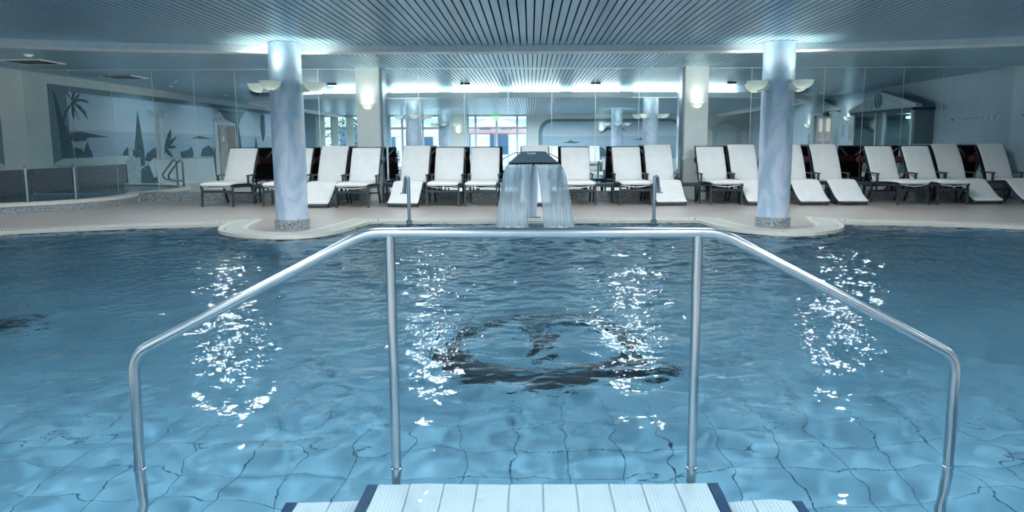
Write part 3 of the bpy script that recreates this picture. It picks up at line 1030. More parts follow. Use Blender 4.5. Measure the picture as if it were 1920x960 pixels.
# ------------------------------------------------------------------ pool steps at the camera side
st = thing('pool_steps', 'white ribbed tile entry steps with navy edges in the foreground', 'steps', (0, 0, 0))
levels = [(-0.62, 0.705, -0.115), (-0.93, 1.02, -0.275), (-1.24, 1.33, -0.435), (-1.55, 1.64, -0.60)]
YS = 2.79
def rib_mesh(w, l):
    m = MB(); n = int(w / 0.0125)
    m.box(-w / 2, w / 2, -l / 2, l / 2, -0.01, -0.0015)
    for k in range(n):
        x = -w / 2 + (k + 0.5) * w / n
        m.box(x - w / n * 0.30, x + w / n * 0.30, -l / 2, l / 2, -0.0015, 0.0012)
    return m
prev = None
tw, tl = 0.126, 0.25
tproto = None
for li, (xa, xb, z) in enumerate(levels):
    if li == 0: spans = [(xa + 0.04, xb - 0.04)]
    else: spans = [(xa + 0.04, levels[li - 1][0]), (levels[li - 1][1], xb - 0.04)]
    MB().box(xa, xb, 1.55, YS, ZP, z - 0.012).build('step_body', 'white_tile', st)
    for s_, x in ((-1, xa), (1, xb)):
        for r in range(5):
            y = YS - tl * (r + 0.5)
            MB().box(min(x, x - s_ * 0.038), max(x, x - s_ * 0.038), y - tl / 2 + .002, y + tl / 2 - .002, z - 0.014, z + 0.001).build('navy_edge_tile', 'navy', st)
    for a, b_ in spans:
        n = max(1, int(round((b_ - a) / tw)))
        for i in range(n):
            for r in range(5):
                loc = (a + (b_ - a) * (i + 0.5) / n, YS - tl * (r + 0.5), z)
                w = (b_ - a) / n
                if tproto is None:
                    tproto = rib_mesh(tw - 0.006, tl - 0.006).build('step_tile', 'white_tile', st)
                    o = tproto
                else:
                    o = inst(tproto, 'step_tile', st)
                o.location = loc; o.scale = (w / tw, 1, 1)

for o in st.children: o.cycles.is_caustics_receiver = True
# handrail over the steps
hr = thing('pool_handrail', 'brushed steel handrail frame standing in the pool before the steps', 'handrail', (0, 2.84, 0))
path = [(-1.53, 0, ZP), (-1.495, 0, 0.425), (-0.605, 0, 0.880), (0.698, 0, 0.876), (1.60, 0, 0.405), (1.60, 0, ZP)]
MB().tube(fillet(path, 0.06, 6), 0.0195, 20).build('top_rail', 'steel', hr, smooth=True)
for x in (-0.518, 0.615):
    MB().tube([(x, 0, ZP), (x, 0, 0.872)], 0.018, 20).build('post', 'steel', hr, smooth=True)
for x in (-1.504, -0.518, 0.615, 1.60):
    MB().lathe([(0.0195, -0.006), (0.0225, -0.004), (0.0225, 0.004), (0.0195, 0.006)], 20, (x, 0, ZW + 0.01)).build('meniscus_ring', 'steel', hr, smooth=True)  # steel ring in place of the water meniscus round each post

# ------------------------------------------------------------------ water cascade
wc = thing('water_cascade', 'steel-hooded water cascade pouring into the far side of the pool', 'fountain', (0.05, 12.75, 0))
# hood: flared plate, curved from post to lip
m = MB(); nu, nv = 16, 12
top = []; bot = []
for j in range(nv + 1):
    t = j / nv
    y = 0.20 - 0.95 * t
    z = 1.085 - 0.165 * t
    hw = 0.195 + 0.19 * t
    for i in range(nu + 1):
        u = -1 + 2 * i / nu
        top.append((u * hw, y, z + 0.004 * (1 - u * u)))
        bot.append((u * hw * 0.985, y, z - 0.028))
fs = []
W_ = nu + 1; T_ = len(top)
for j in range(nv):
    for i in range(nu):
        a = j * W_ + i
        fs.append((a, a + 1, a + W_ + 1, a + W_)); fs.append((T_ + a, T_ + a + W_, T_ + a + W_ + 1, T_ + a + 1))
for j in range(nv):
    a = j * W_; fs.append((a, a + W_, T_ + a + W_, T_ + a))
    a = j * W_ + nu; fs.append((a, T_ + a, T_ + a + W_, a + W_))
for i in range(nu):
    a = i; fs.append((a, T_ + a, T_ + a + 1, a + 1))
m.add(top + bot, fs); m.build('hood', 'dark_steel', wc, smooth=True)
m = MB()
prof = []
for j in range(11):
    z = 1.07 * j / 10
    w = 0.075 + 0.035 * math.sin(PI * min(1, z / 1.07)) ; d = 0.09
    prof.append((w, d, z))
vs = []; fs = []
for w, d, z in prof:
    for k in range(20):
        a = 2 * PI * k / 20
        vs.append((w * math.cos(a) - 0.035, d * math.sin(a) + 0.08, z))
for j in range(10):
    for k in range(20):
        fs.append((j * 20 + k, j * 20 + (k + 1) % 20, (j + 1) * 20 + (k + 1) % 20, (j + 1) * 20 + k))
m.add(vs, fs); m.build('post', 'post_white', wc, smooth=True)
MB().lathe([(0.16, 0.0), (0.16, 0.012), (0.10, 0.02)], 24, (-0.035, 0.08, 0)).build('foot_plate', 'steel', wc, smooth=True)
def sheet(ta, tb, ba, bb):
    nu, nv = 28, 30
    m = MB(); A = []; Bk = []
    def P(u, t):
        xa = ta + (tb - ta) * u; xb = ba + (bb - ba) * u
        s_ = t ** 0.5                              # sideways drift grows with time of fall
        x = xa + (xb - xa) * s_
        y = -0.75 - 0.42 * s_
        z = 0.905 + (ZW - 0.02 - 0.905) * t
        w = 0.006 * math.sin(u * 23 + t * 4) * t
        return (x, y + w, z)
    for j in range(nv + 1):
        for i in range(nu + 1):
            p = P(i / nu, j / nv)
            A.append(p); Bk.append((p[0], p[1] + 0.006, p[2]))
    W_ = nu + 1; T_ = len(A); fs = []
    for j in range(nv):
        for i in range(nu):
            a = j * W_ + i
            fs.append((a, a + 1, a + W_ + 1, a + W_)); fs.append((T_ + a, T_ + a + W_, T_ + a + W_ + 1, T_ + a + 1))
    m.add(A + Bk, fs)
    o = m.build('water_sheet', 'sheet', wc, smooth=True)
    for u in (0, 1):
        pts = [P(u, j / 24) for j in range(25)]
        MB().tube(pts, [0.007 + 0.008 * j / 24 for j in range(25)], 8).build('sheet_rim', 'sheet', o, smooth=True)
sheet(-0.385, -0.02, -0.56, -0.10)
sheet(0.02, 0.385, 0.165, 0.60)
for k in range(16):
    side = -1 if k % 2 else 1
    x = side * random.uniform(0.14, 0.58); y = -1.18 + random.uniform(-0.06, 0.06)
    r = random.uniform(0.02, 0.05)
    MB().lathe([(0.001, r * 0.6), (r * 0.6, r * 0.45), (r, 0.0)], 10, (x, y, ZW)).build('foam_bubble', 'foam', wc, smooth=True)

# curved water spouts
def spout(label, x, y, s_):
    t = thing('water_spout', label, 'spout', (x, y, 0), 0, 'curved steel spouts at the pool edge')
    MB().tube(fillet([(0, 0, -0.06), (0, 0, 0.69), (s_ * 0.045, 0.04, 0.70), (s_ * 0.075, 0.07, 0.50)], 0.05, 6), 0.028, 16).build('neck', 'steel', t, smooth=True)
    MB().tube([(s_ * 0.0745, 0.07, 0.52), (s_ * 0.078, 0.072, 0.45)], 0.034, 16).build('nozzle', 'steel', t, smooth=True)
    MB().box(s_ * 0.078 - 0.06, s_ * 0.078 + 0.06, 0.03, 0.11, 0.44, 0.455).build('nozzle_lip', 'dark_steel', t)
    MB().lathe([(0.05, -0.01), (0.05, 0.02), (0.03, 0.03)], 20).build('flange', 'steel', t, smooth=True)
spout('curved steel water spout on the pool edge left of the cascade', -1.91, 12.20, -1)
spout('curved steel water spout on the pool edge right of the cascade', 1.94, 12.18, 1)

# ------------------------------------------------------------------ whirlpool
WCX, WCY, WR = -11.1, 16.0, 2.72
wh = thing('whirlpool', 'raised round whirlpool with white rim and granite side in the corner', 'whirlpool', (0, 0, 0))
aa = np.linspace(math.radians(-88.9), math.asin((YM - WCY) / WR), 48)
def warc(r, z):
    amax = math.asin((YM - 0.001 - WCY) / r)
    amin = -math.acos((XL + 0.04 - WCX) / r)
    return [(WCX + r * math.cos(a), WCY + r * math.sin(a), z) for a in np.linspace(amin, amax, 48)]
def wstrip(rings):
    m = MB(); n = 48
    vs = [p for r in rings for p in r]
    fs = [(i * n + k, i * n + k + 1, (i + 1) * n + k + 1, (i + 1) * n + k) for i in range(len(rings) - 1) for k in range(n - 1)]
    return m.add(vs, fs)
wstrip([warc(WR, 0), warc(WR, 0.115), warc(WR - 0.10, 0.12)]).build('granite_side', 'granite', wh, smooth=True)
wstrip([warc(WR - 0.02, 0.11), warc(WR + 0.012, 0.125), warc(WR + 0.012, 0.172), warc(WR - 0.01, 0.188), warc(WR - 0.20, 0.19), warc(WR - 0.24, 0.17), warc(WR - 0.25, 0.05)]).build('white_rim', 'cream', wh, smooth=True)
poly = [(x, y) for x, y, z in warc(WR - 0.24, 0)] + [(XL + 0.04, YM - 0.002)]
MB().prism(poly, lambda u, v, w: (u, v, 0.03 + w), 0.01).build('basin_floor', 'pool_tile', wh)
ww = MB().prism(poly, lambda u, v, w: (u, v, 0.160 + w), 0.003).build('whirlpool_water', water_mat('whirlpool water', 10, 0.10), wh)
for o in wh.children: o.cycles.is_caustics_receiver = True
ww.cycles.is_caustics_receiver = False; ww.cycles.is_caustics_caster = True
def whirl_rail(label, a_deg):
    a = math.radians(a_deg)
    bx, by = WCX + (WR - 0.13) * math.cos(a), WCY + (WR - 0.13) * math.sin(a)
    t = thing('grab_rail', label, 'handrail', (bx, by, 0.18), math.radians(-57), 'whirlpool grab rails')
    MB().tube(fillet([(0, 0, 0), (0, 0, 0.64), (-0.08, 0, 0.66), (-0.42, 0, 0.28), (-0.34, 0, 0.17), (-0.0, 0, 0.15)], 0.07, 6), 0.024, 14).build('rail', 'steel', t, smooth=True)
    MB().lathe([(0.05, -0.01), (0.05, 0.012), (0.03, 0.02)], 20).build('flange', 'steel', t, smooth=True)
whirl_rail('steel grab rail on the whirlpool rim, nearer the photo edge', -43)
whirl_rail('steel grab rail on the whirlpool rim, nearer the loungers', -24)

# ------------------------------------------------------------------ sun loungers
def base_frame(t, low):
    y0 = 0.05 if not low else 0.42
    for s_ in (-1, 1):
        x = s_ * 0.31
        MB().beam((x, y0 - 0.04, 0.395), (x, 1.12, 0.365), 0.034, 0.045).build('side_rail', 'frame_dark', t)
        MB().beam((x, y0, 0.38), (x, y0 - 0.02, 0.0), 0.034, 0.034, (0, 1, 0)).build('leg', 'frame_dark', t)
        MB().beam((x * 0.97, 0.98, 0.37), (x * 0.97, 1.18, 0.0), 0.034, 0.034, (0, 1, 0)).build('leg', 'frame_dark', t)
        m = MB()
        m.beam((x + s_ * 0.005, 0.80, 0.37), (x + s_ * 0.005, 0.80, 0.575), 0.03, 0.045, (0, 1, 0))
        m.beam((x + s_ * 0.005, 0.76, 0.585), (x + s_ * 0.005, 1.20, 0.60), 0.05, 0.022)
        m.build('armrest', 'frame_dark', t)
        MB().beam((x * 0.95, 1.06, 0.40), (x * 0.95, 1.475, 1.145), 0.03, 0.03, (0, 1, 0)).build('back_rail', 'frame_dark', t)
    MB().beam((-0.31, y0, 0.30), (0.31, y0, 0.30), 0.02, 0.05).build('cross_bar', 'frame_dark', t)
    MB().beam((-0.30, 1.08, 0.22), (0.30, 1.08, 0.22), 0.02, 0.03).build('cross_bar', 'frame_dark', t)
    MB().beam((-0.31, 1.475, 1.14), (0.31, 1.475, 1.14), 0.03, 0.03).build('top_bar', 'frame_dark', t)
    m = MB()
    c0 = Vector((0, 1.10, 0.42)); c1 = Vector((0, 1.47, 1.13))
    m.beam(c0, c1, 0.56, 0.012, (0, -0.9, 0.45))
    m.build('back_sling', 'sling', t)
    m = MB(); m.beam((0, 0.06 if not low else 0.45, 0.40), (0, 1.08, 0.385), 0.58, 0.012)
    m.build('seat_sling', 'sling', t)
    MB().beam((-0.26, 1.49, 1.10), (0.02, 1.345, 0.82), 0.035, 0.006, (0, 1, 0)).build('strap', 'strap', t)
    MB().beam((0.26, 1.49, 1.10), (-0.02, 1.345, 0.82), 0.035, 0.006, (0, 1, 0)).build('strap', 'strap', t)
    MB().tube([(-0.31, 1.42, 0.86), (-0.29, 1.42, 0.86), (0.29, 1.42, 0.86), (0.31, 1.42, 0.86)], [0.045, 0.07, 0.07, 0.045], 14).build('neck_roll', 'burgundy', t, smooth=True)
def make_flat():
    t = thing('sun_lounger', '', 'lounger', (0, 0, 0), 0, 'white sun loungers along the mirror wall')
    base_frame(t, False)
    MB().pad([(-0.02, 0.440), (0.10, 0.452), (0.35, 0.458), (0.60, 0.452), (0.85, 0.438), (1.05, 0.43)], 0.61, 0.075).build('seat_cushion', 'cushion', t, smooth=True)
    MB().pad([(1.02, 0.475), (1.12, 0.64), (1.22, 0.82), (1.32, 0.985), (1.405, 1.12)], 0.60, 0.065).build('back_cushion', 'cushion', t, smooth=True)
    m = MB()
    m.tube([(-0.30, 0.02, 0.40), (-0.15, 0.0, 0.375), (0.0, -0.005, 0.365), (0.15, 0.0, 0.375), (0.30, 0.02, 0.40)], 0.008, 6)
    m.build('tie_strap', 'cushion', t, smooth=True)
    return t
def make_low():
    t = thing('sun_lounger', '', 'lounger', (0, 0, 0), 0, 'white sun loungers along the mirror wall')
    base_frame(t, True)
    MB().pad([(0.44, 0.452), (0.60, 0.452), (0.80, 0.436), (1.05, 0.43)], 0.60, 0.06).build('seat_cushion', 'cushion', t, smooth=True)
    MB().pad([(-0.16, 0.085), (-0.04, 0.13), (0.08, 0.20), (0.20, 0.29), (0.32, 0.38), (0.42, 0.445)], 0.60, 0.055).build('foot_cushion', 'cushion', t, smooth=True)
    MB().pad([(1.02, 0.46), (1.07, 0.58), (1.15, 0.74), (1.25, 0.92), (1.34, 1.06), (1.43, 1.165)], 0.58, 0.055).build('back_cushion', 'cushion', t, smooth=True)
    m = MB()
    for s_ in (-1, 1):
        m.tube(fillet([(s_ * 0.28, 0.44, 0.40), (s_ * 0.28, 0.10, 0.155), (s_ * 0.28, -0.17, 0.035)], 0.1, 4), 0.016, 8)
    m.tube([(-0.28, -0.165, 0.035), (0.28, -0.165, 0.035)], 0.016, 8)
    m.build('foot_frame', 'frame_dark', t, smooth=True)
    for s_ in (-1, 1):
        MB().beam((s_ * 0.28, -0.12, 0.05), (s_ * 0.28, -0.10, 0.0), 0.03, 0.03, (0, 1, 0)).build('foot_peg', 'frame_dark', t)
    return t
proto = {'F': make_flat(), 'L': make_low()}
usedp = {'F': False, 'L': False}
# kind, X at backrest, front-foot Y, rotation (deg), label
LG = [
 ('F', -6.11, 15.30, -3, 'white lounger with flat footrest at the left end, nearest the whirlpool'),
 ('F', -4.92, 15.30, -2, 'white lounger half hidden behind the left marbled column'),
 ('L', -4.14, 15.22, -3, 'white lounger with lowered footrest just right of the left column'),
 ('F', -3.42, 14.98, -1, 'flat white lounger in front of the left square pillar'),
 ('L', -2.42, 15.30, -3, 'white lounger with lowered footrest behind the left steel spout'),
 ('F', -1.70, 15.22, -1, 'flat white lounger, second to the left of the water cascade'),
 ('F', -0.95, 15.20, -1, 'flat white lounger immediately left of the water cascade'),
 ('L', 0.10, 15.38, 0, 'white lounger behind the water cascade, backrest top showing'),
 ('F', 0.95, 15.28, 1, 'flat white lounger immediately right of the water cascade'),
 ('F', 2.04, 15.34, 2, 'flat white lounger between the cascade and the right steel spout'),
 ('L', 2.73, 15.42, 2, 'white lounger with lowered footrest behind the right steel spout'),
 ('F', 3.83, 15.34, 2, 'flat white lounger in front of the right square pillar'),
 ('L', 4.52, 15.42, 2, 'white lounger with lowered footrest just left of the right column'),
 ('L', 5.52, 15.42, 3, 'white lounger right of the right column, backrest mostly hidden by it'),
 ('L', 6.28, 15.44, 3, 'second lowered-footrest lounger to the right of the right column'),
 ('F', 7.38, 15.22, 6, 'flat white lounger, fourth from the right end of the row'),
 ('F', 8.15, 15.20, 6, 'flat white lounger, third from the right end of the row'),
 ('L', 8.92, 15.48, 5, 'white lounger with lowered footrest, second from the right end'),
 ('L', 9.92, 15.50, 5, 'rightmost white lounger, footrest cut off by the photo edge'),
]
for i, (kd, X, Y, a, lb) in enumerate(LG):
    if not usedp[kd]:
        o = proto[kd]; usedp[kd] = True
    else:
        o = copy_tree(proto[kd])
    an = math.radians(a)
    # rotate about the backrest foot, local (0, 1.2)
    ox = X - (-math.sin(an)) * 1.25; oy = Y + 1.25 - math.cos(an) * 1.25
    o.location = (ox, oy, 0); o.rotation_euler = (0, 0, an)
    o['label'] = lb
    if i >= 14:
        for ch in o.children:
            if ch.name.startswith('neck_roll'): ch.location = (-0.13, 0, 0)
for X, Y, lb in ((2.95, -0.9, 'white lounger by the arched mural wall, seen in the mirror'), (1.0, -0.9, 'white lounger beside the terrace door, seen in the mirror'), (-7.05, -0.9, 'white lounger by the far window, seen in the mirror')):
    o = copy_tree(proto['F'])
    o.location = (X, Y, 0); o.rotation_euler = (0, 0, PI)
    o['label'] = lb; o['group'] = 'white sun loungers on the window side'

# low side tables
def side_table():
    t = thing('side_table', '', 'table', (0, 0, 0), 0, 'low dark side tables between loungers')
    MB().box(-0.21, 0.21, -0.21, 0.21, 0.385, 0.40).build('table_top', 'frame_dark', t)
    for a in (-1, 1):
        for b_ in (-1, 1):
            MB().box(a * 0.19 - 0.017, a * 0.19 + 0.017, b_ * 0.19 - 0.017, b_ * 0.19 + 0.017, 0, 0.345).build('leg', 'frame_dark', t)
    m = MB()
    for a in (-1, 1):
        m.box(-0.19, 0.19, a * 0.19 - 0.012, a * 0.19 + 0.012, 0.345, 0.385); m.box(a * 0.19 - 0.012, a * 0.19 + 0.012, -0.178, 0.178, 0.345, 0.385)
    m.build('apron', 'frame_dark', t)
    return t
tb = side_table()
for i, (X, Y, lb) in enumerate(((-2.91, 16.62, 'low dark side table by the left square pillar'), (1.51, 16.1, 'low dark side table right of the water cascade'), (3.27, 16.1, 'low dark side table left of the right square pillar'), (6.85, 16.25, 'low dark side table among the right-hand loungers'), (-5.52, 16.25, 'low dark side table behind the left column'))):
    o = tb if i == 0 else copy_tree(tb)
    o.location = (X, Y, 0); o['label'] = lb

# ------------------------------------------------------------------ left wall mural (flat painting on the wall)
mu = thing('wall_mural', 'painted seaside garden mural covering the left wall, seen in the mirror', 'mural', (XL, 0, 0))
LAY = [0.004]
def paint(name, poly, mat, par=mu, fn=None, t=None):
    LAY[0] += 0.0006
    d = LAY[0]
    f = fn or (lambda u, v, w: (w, u, v))
    return MB().prism(poly, lambda u, v, w: f(u, v, w * 1.0), d).build(name, mat, par)
paint('sky_and_sea', [(16.35, 0.72), (16.35, 2.56), (-3.55, 2.60), (-3.55, 0.08), (13.1, 0.08), (13.1, 0.72)], 'mural_sky')
paint('granite_dado', [(17.29, 0.0), (17.29, 0.70), (13.12, 0.70), (13.12, 0.0)], 'dark_granite')
paint('painted_frame', [(16.45, 0.74), (16.45, 2.62), (15.75, 2.48), (15.70, 0.92)], 'mu_shade')
paint('painted_frame', [(16.45, 2.62), (-3.55, 2.66), (-3.55, 2.52), (16.2, 2.48)], 'mu_shade')
PAINT = [
('island', 'mu_mid', [(15.69, 1.53), (15.28, 1.55), (14.94, 1.52), (14.34, 1.46), (13.96, 1.43), (15.71, 1.4)]),
('headland', 'mu_dark', [(15.69, 1.5), (15.4, 1.51), (15.07, 1.46), (14.71, 1.43), (15.08, 1.38), (14.97, 1.34), (15.55, 1.3), (15.71, 1.35)]),
('hillside', 'mu_dark', [(16.27, 2.52), (16.16, 2.36), (16.04, 2.06), (15.92, 1.73), (15.74, 1.5), (15.65, 1.19), (15.67, 0.92), (16.12, 0.93), (16.14, 1.62)]),
('palm_trunk', 'mu_mid', [(16.02, 1.77), (15.86, 2.0), (15.68, 2.15), (15.54, 2.26), (15.47, 2.23), (15.64, 2.11), (15.8, 1.97), (15.94, 1.73)]),
('palm_frond', 'mu_mid', [(15.51, 2.26), (15.65, 2.39), (15.84, 2.50), (15.68, 2.46), (15.46, 2.3)]),
('palm_frond', 'mu_mid', [(15.51, 2.27), (15.5, 2.44), (15.39, 2.50), (15.39, 2.42), (15.47, 2.27)]),
('palm_frond', 'mu_mid', [(15.49, 2.27), (15.26, 2.44), (15.14, 2.48), (15.24, 2.38), (15.45, 2.25)]),
('palm_frond', 'mu_mid', [(15.49, 2.26), (15.21, 2.35), (14.94, 2.33), (14.78, 2.26), (15.17, 2.3), (15.45, 2.23)]),
('palm_frond', 'mu_mid', [(15.49, 2.26), (15.19, 2.18), (14.98, 2.04), (14.91, 1.86), (15.1, 2.01), (15.41, 2.19)]),
('palm_frond', 'mu_mid', [(15.51, 2.26), (15.43, 2.08), (15.29, 1.83), (15.4, 2.0), (15.5, 2.18)]),
('palm_frond', 'mu_mid', [(15.54, 2.24), (15.57, 2.01), (15.51, 1.86), (15.46, 2.04), (15.47, 2.23)]),
('bushes', 'mu_dark', [(15.64, 0.90), (15.61, 1.17), (15.48, 1.16), (15.3, 1.13), (15.18, 1.02), (15.11, 1.19), (14.99, 1.3), (14.95, 1.12), (14.84, 1.05), (14.84, 0.90)]),
('shrub', 'mu_mid', [(13.42, 0.89), (13.26, 1.07), (13.04, 1.17), (12.76, 1.09), (12.61, 0.88)]),
('ledge', 'mu_stone2', [(16.43, 0.82), (16.08, 0.9), (13.19, 0.94), (12.43, 0.89), (12.45, 0.78), (13.11, 0.7), (16.44, 0.75)]),
('cypress', 'mu_dark', [(12.73, 0.74), (12.6, 1.4), (12.4, 2.16), (12.32, 1.85), (12.24, 1.4), (12.17, 1.03), (12.2, 0.65), (12.48, 0.63)]),
('small_cypress', 'mu_mid', [(12.75, 0.81), (12.63, 1.37), (12.53, 1.43), (12.57, 0.81)]),
('shrub', 'mu_mid', [(12.17, 0.8), (12.02, 0.98), (11.68, 1.1), (11.41, 1.16), (11.3, 0.78), (11.77, 0.73)]),
('garden_wall', 'mu_stone2', [(11.57, 0.85), (7.3, 0.82), (7.19, 0.04), (11.61, 0.09)]),
('garden_wall_cap', 'mu_stone', [(11.62, 0.85), (7.3, 0.82), (7.3, 0.76), (11.62, 0.79)]),
('steps', 'mu_mid', [(12.43, 0.53), (12.17, 0.62), (11.58, 0.69), (11.47, 0.1), (13.05, 0.14)]),
('pier', 'mu_stone', [(13.24, 0.82), (12.43, 0.89), (12.49, 0.13), (13.2, 0.14)]),
('urn_stub', 'mu_stone', [(13.1, 1.18), (12.84, 1.18), (12.84, 0.85), (13.07, 0.85)]),
('balustrade', 'mu_stone2', [(12.0, 0.72), (11.6, 0.85), (11.55, 0.30), (11.72, 0.28)]),
('column_shaft', 'mu_stone', [(11.44, 2.06), (11.21, 2.07), (11.23, 0.81), (11.43, 0.82)]),
('column_shaft', 'mu_stone2', [(11.11, 2.04), (10.91, 2.05), (10.96, 0.82), (11.16, 0.83)]),
('entablature', 'mu_stone', [(11.8, 2.24), (10.84, 2.28), (10.81, 2.0), (11.7, 2.08)]),
('agave_leaf', 'mu_mid', [(11.01, 0.9), (10.9, 1.17), (10.64, 1.54), (10.44, 1.69), (10.44, 1.48), (10.78, 1.09)]),
('agave_leaf', 'mu_mid', [(10.93, 1.03), (10.45, 1.38), (10.07, 1.49), (10.55, 1.17)]),
('agave_leaf', 'mu_dark', [(10.84, 1.13), (10.29, 1.22), (10.12, 1.14), (10.56, 1.11)]),
('agave_leaf', 'mu_mid', [(10.91, 1.16), (10.58, 1.03), (10.39, 0.85), (10.73, 0.93)]),
('urn_flowers', 'mu_mid', [(9.8, 0.82), (9.85, 1.0), (9.54, 1.04), (9.21, 1.08), (9.04, 1.17), (8.91, 0.94), (9.02, 0.82)]),
('tree_clump', 'mu_dark', [(8.34, 0.86), (8.14, 1.1), (7.68, 1.2), (7.34, 1.09), (7.23, 0.85)]),
('reeds', 'mu_dark', [(7.31, 0.7), (7.14, 1.16), (7.05, 0.89), (6.99, 0.32), (6.89, 0.04), (7.16, 0.14)]),
('far_islet', 'mu_mid', [(9.0, 1.44), (8.4, 1.52), (7.6, 1.46), (7.3, 1.44)]),
('portal', 'mu_stone2', [(7.14, 0.02), (7.09, 2.14), (6.97, 2.33), (6.08, 2.46), (5.08, 2.33), (5.05, 2.14), (5.06, 0.02)]),
('portal_pediment', 'mu_stone', [(7.14, 2.10), (6.08, 2.40), (5.0, 2.10), (5.0, 2.04), (7.14, 2.04)]),
('vine', 'mu_dark', [(6.66, 2.48), (5.83, 2.46), (4.78, 2.48), (4.07, 2.48), (4.56, 2.22), (4.82, 1.96), (4.68, 1.42), (4.63, 1.06), (4.96, 1.06), (5.10, 1.65), (5.15, 2.0), (6.14, 2.14)]),
('cypress', 'mu_dark', [(3.2, 0.9), (3.0, 1.5), (2.8, 1.0), (2.7, 0.9)]),
('ship_mast', 'mu_mid', [(2.2, 2.46), (1.88, 2.43), (1.88, 1.7), (2.13, 1.37), (2.36, 1.91)]),
]
for nm, mt, poly in PAINT:
    paint(nm, poly, mt)
d1 = root_struct('door_1', 'pale double door painted surround in the left mural wall', 'door', (XL + 0.03, 6.0, 0))
MB().box(0, 0.03, 0.04, 0.78, 0.0, 1.92).build('door_leaf', 'mu_door', d1)
MB().box(0, 0.035, -0.72, 0.03, 0.0, 1.92).build('door_leaf', 'mu_door2', d1)
MB().box(0.03, 0.04, 0.40, 0.52, 1.35, 1.52).build('notice', 'fascia', d1)
MB().tube([(0.035, 0.10, 1.0), (0.07, 0.10, 1.0), (0.07, 0.20, 1.0)], 0.01, 8).build('handle', 'steel', d1)

# rear arched mural
mr_ = thing('arched_mural', 'pale sea mural in a rounded painted frame, seen in the mirror', 'mural', (0, YN, 0))
def rr(x0, x1, z0, z1, r, n=8):
    pts = [(x0, z0)]
    for k in range(n + 1):
        a = PI - PI / 2 * k / n
        pts.append((x0 + r + r * math.cos(a), z1 - r + r * math.sin(a)))
    for k in range(n + 1):
        a = PI / 2 - PI / 2 * k / n
        pts.append((x1 - r + r * math.cos(a), z1 - r + r * math.sin(a)))
    pts.append((x1, z0))
    return pts
fr_ = lambda u, v, w: (u, w, v)
MB().prism(rr(0.40, 7.45, 0.5, 2.42, 0.65), fr_, 0.006).build('painted_frame', 'mu_shade', mr_)
MB().prism(rr(0.58, 7.28, 0.5, 2.30, 0.58), fr_, 0.010).build('sky_and_sea', 'mural_sky', mr_)
MB().prism([(1.5, 1.28), (1.8, 1.32), (1.95, 1.40), (2.1, 1.34), (2.5, 1.30), (2.1, 1.25)], fr_, 0.012).build('islet', 'mu_mid', mr_)
MB().prism([(5.0, 1.42), (5.5, 1.50), (6.2, 1.40), (5.6, 1.39)], fr_, 0.012).build('distant_hills', 'mu_mid', mr_)
MB().prism([(2.8, 0.6), (3.0, 1.0), (3.4, 1.08), (3.6, 1.0), (3.8, 0.6)], fr_, 0.0125).build('shrub', 'mu_mid', mr_)
MB().prism([(3.85, 0.5), (4.0, 1.9), (4.2, 1.9), (4.1, 0.5)], fr_, 0.013).build('palm_trunk', 'mu_stone', mr_)
for k in range(7):
    a = PI * (0.05 + 0.15 * k)
    ex_, ez = 4.1 + 0.75 * math.cos(a), 1.95 + 0.28 * math.sin(a) - 0.30 * abs(math.cos(a))
    MB().prism([(4.08, 1.92), ((4.1 + ex_) / 2 - 0.05, (1.95 + ez) / 2 + 0.14), (ex_, ez), ((4.1 + ex_) / 2 + 0.05, (1.95 + ez) / 2 + 0.04)], fr_, 0.0135 + k * 0.0003).build('palm_frond', 'mu_mid', mr_)
MB().prism([(7.5, 0.0), (7.5, 1.80), (8.2, 1.80), (8.2, 0.0)], fr_, 0.02).build('painted_pier', 'mu_stone2', mr_)

# ------------------------------------------------------------------ doors and cabin on the right wall
def pediment(par, half, z, h, d, mat='stucco', ax='x'):
    f = (lambda u, v, w: (-w, u, v)) if ax == 'x' else (lambda u, v, w: (u, w, v))
    MB().prism([(-half, z), (half, z), (half, z + 0.08), (0, z + h), (-half, z + 0.08)], f, d).build('pediment', mat, par)
    MB().prism([(-half * 0.62, z + 0.09), (half * 0.62, z + 0.09), (0, z + h * 0.78)], lambda u, v, w: f(u, v, d + w), 0.015).build('pediment_field', 'mu_stone2', par)
d2 = root_struct('door_2', 'white glazed door under a stucco pediment in the right wall', 'door', (XR, 6.55, 0))
for s_ in (-1, 1):
    MB().box(-0.16, 0.0, s_ * 0.95 - 0.16, s_ * 0.95 + 0.16, 0, 2.20).build('pilaster', 'stucco', d2)
MB().box(-0.16, 0.0, -1.15, 1.15, 2.20, 2.32).build('architrave', 'stucco', d2)
pediment(d2, 1.25, 2.32, 0.42, 0.2)
MB().box(-0.012, -0.004, -0.79, 0.79, 0.0, 1.62).build('stone_view', 'stone_wall', d2)
MB().box(-0.012, -0.004, -0.79, 0.79, 1.62, 2.20).build('plaster_view', 'warm_wall', d2)
m = MB()
m.box(-0.09, -0.03, -0.79, -0.62, 0, 2.20); m.box(-0.09, -0.03, 0.62, 0.79, 0, 2.20); m.box(-0.09, -0.03, -0.08, 0.08, 0, 2.20)
m.build('door_stiles', 'win_frame', d2)
m = MB(); m.box(-0.08, -0.035, -0.62, -0.08, 1.28, 1.40); m.box(-0.08, -0.035, 0.08, 0.62, 1.28, 1.40); m.box(-0.08, -0.035, -0.62, -0.08, 2.08, 2.2); m.box(-0.08, -0.035, 0.08, 0.62, 2.08, 2.2)
m.build('door_rails', 'win_frame', d2)
for a, b_ in ((-0.62, -0.08), (0.08, 0.62)):
    MB().box(-0.065, -0.06, a, b_, 0.1, 1.28).build('pane', 'pane', d2)
    MB().box(-0.065, -0.06, a, b_, 1.40, 2.08).build('pane', 'pane', d2)
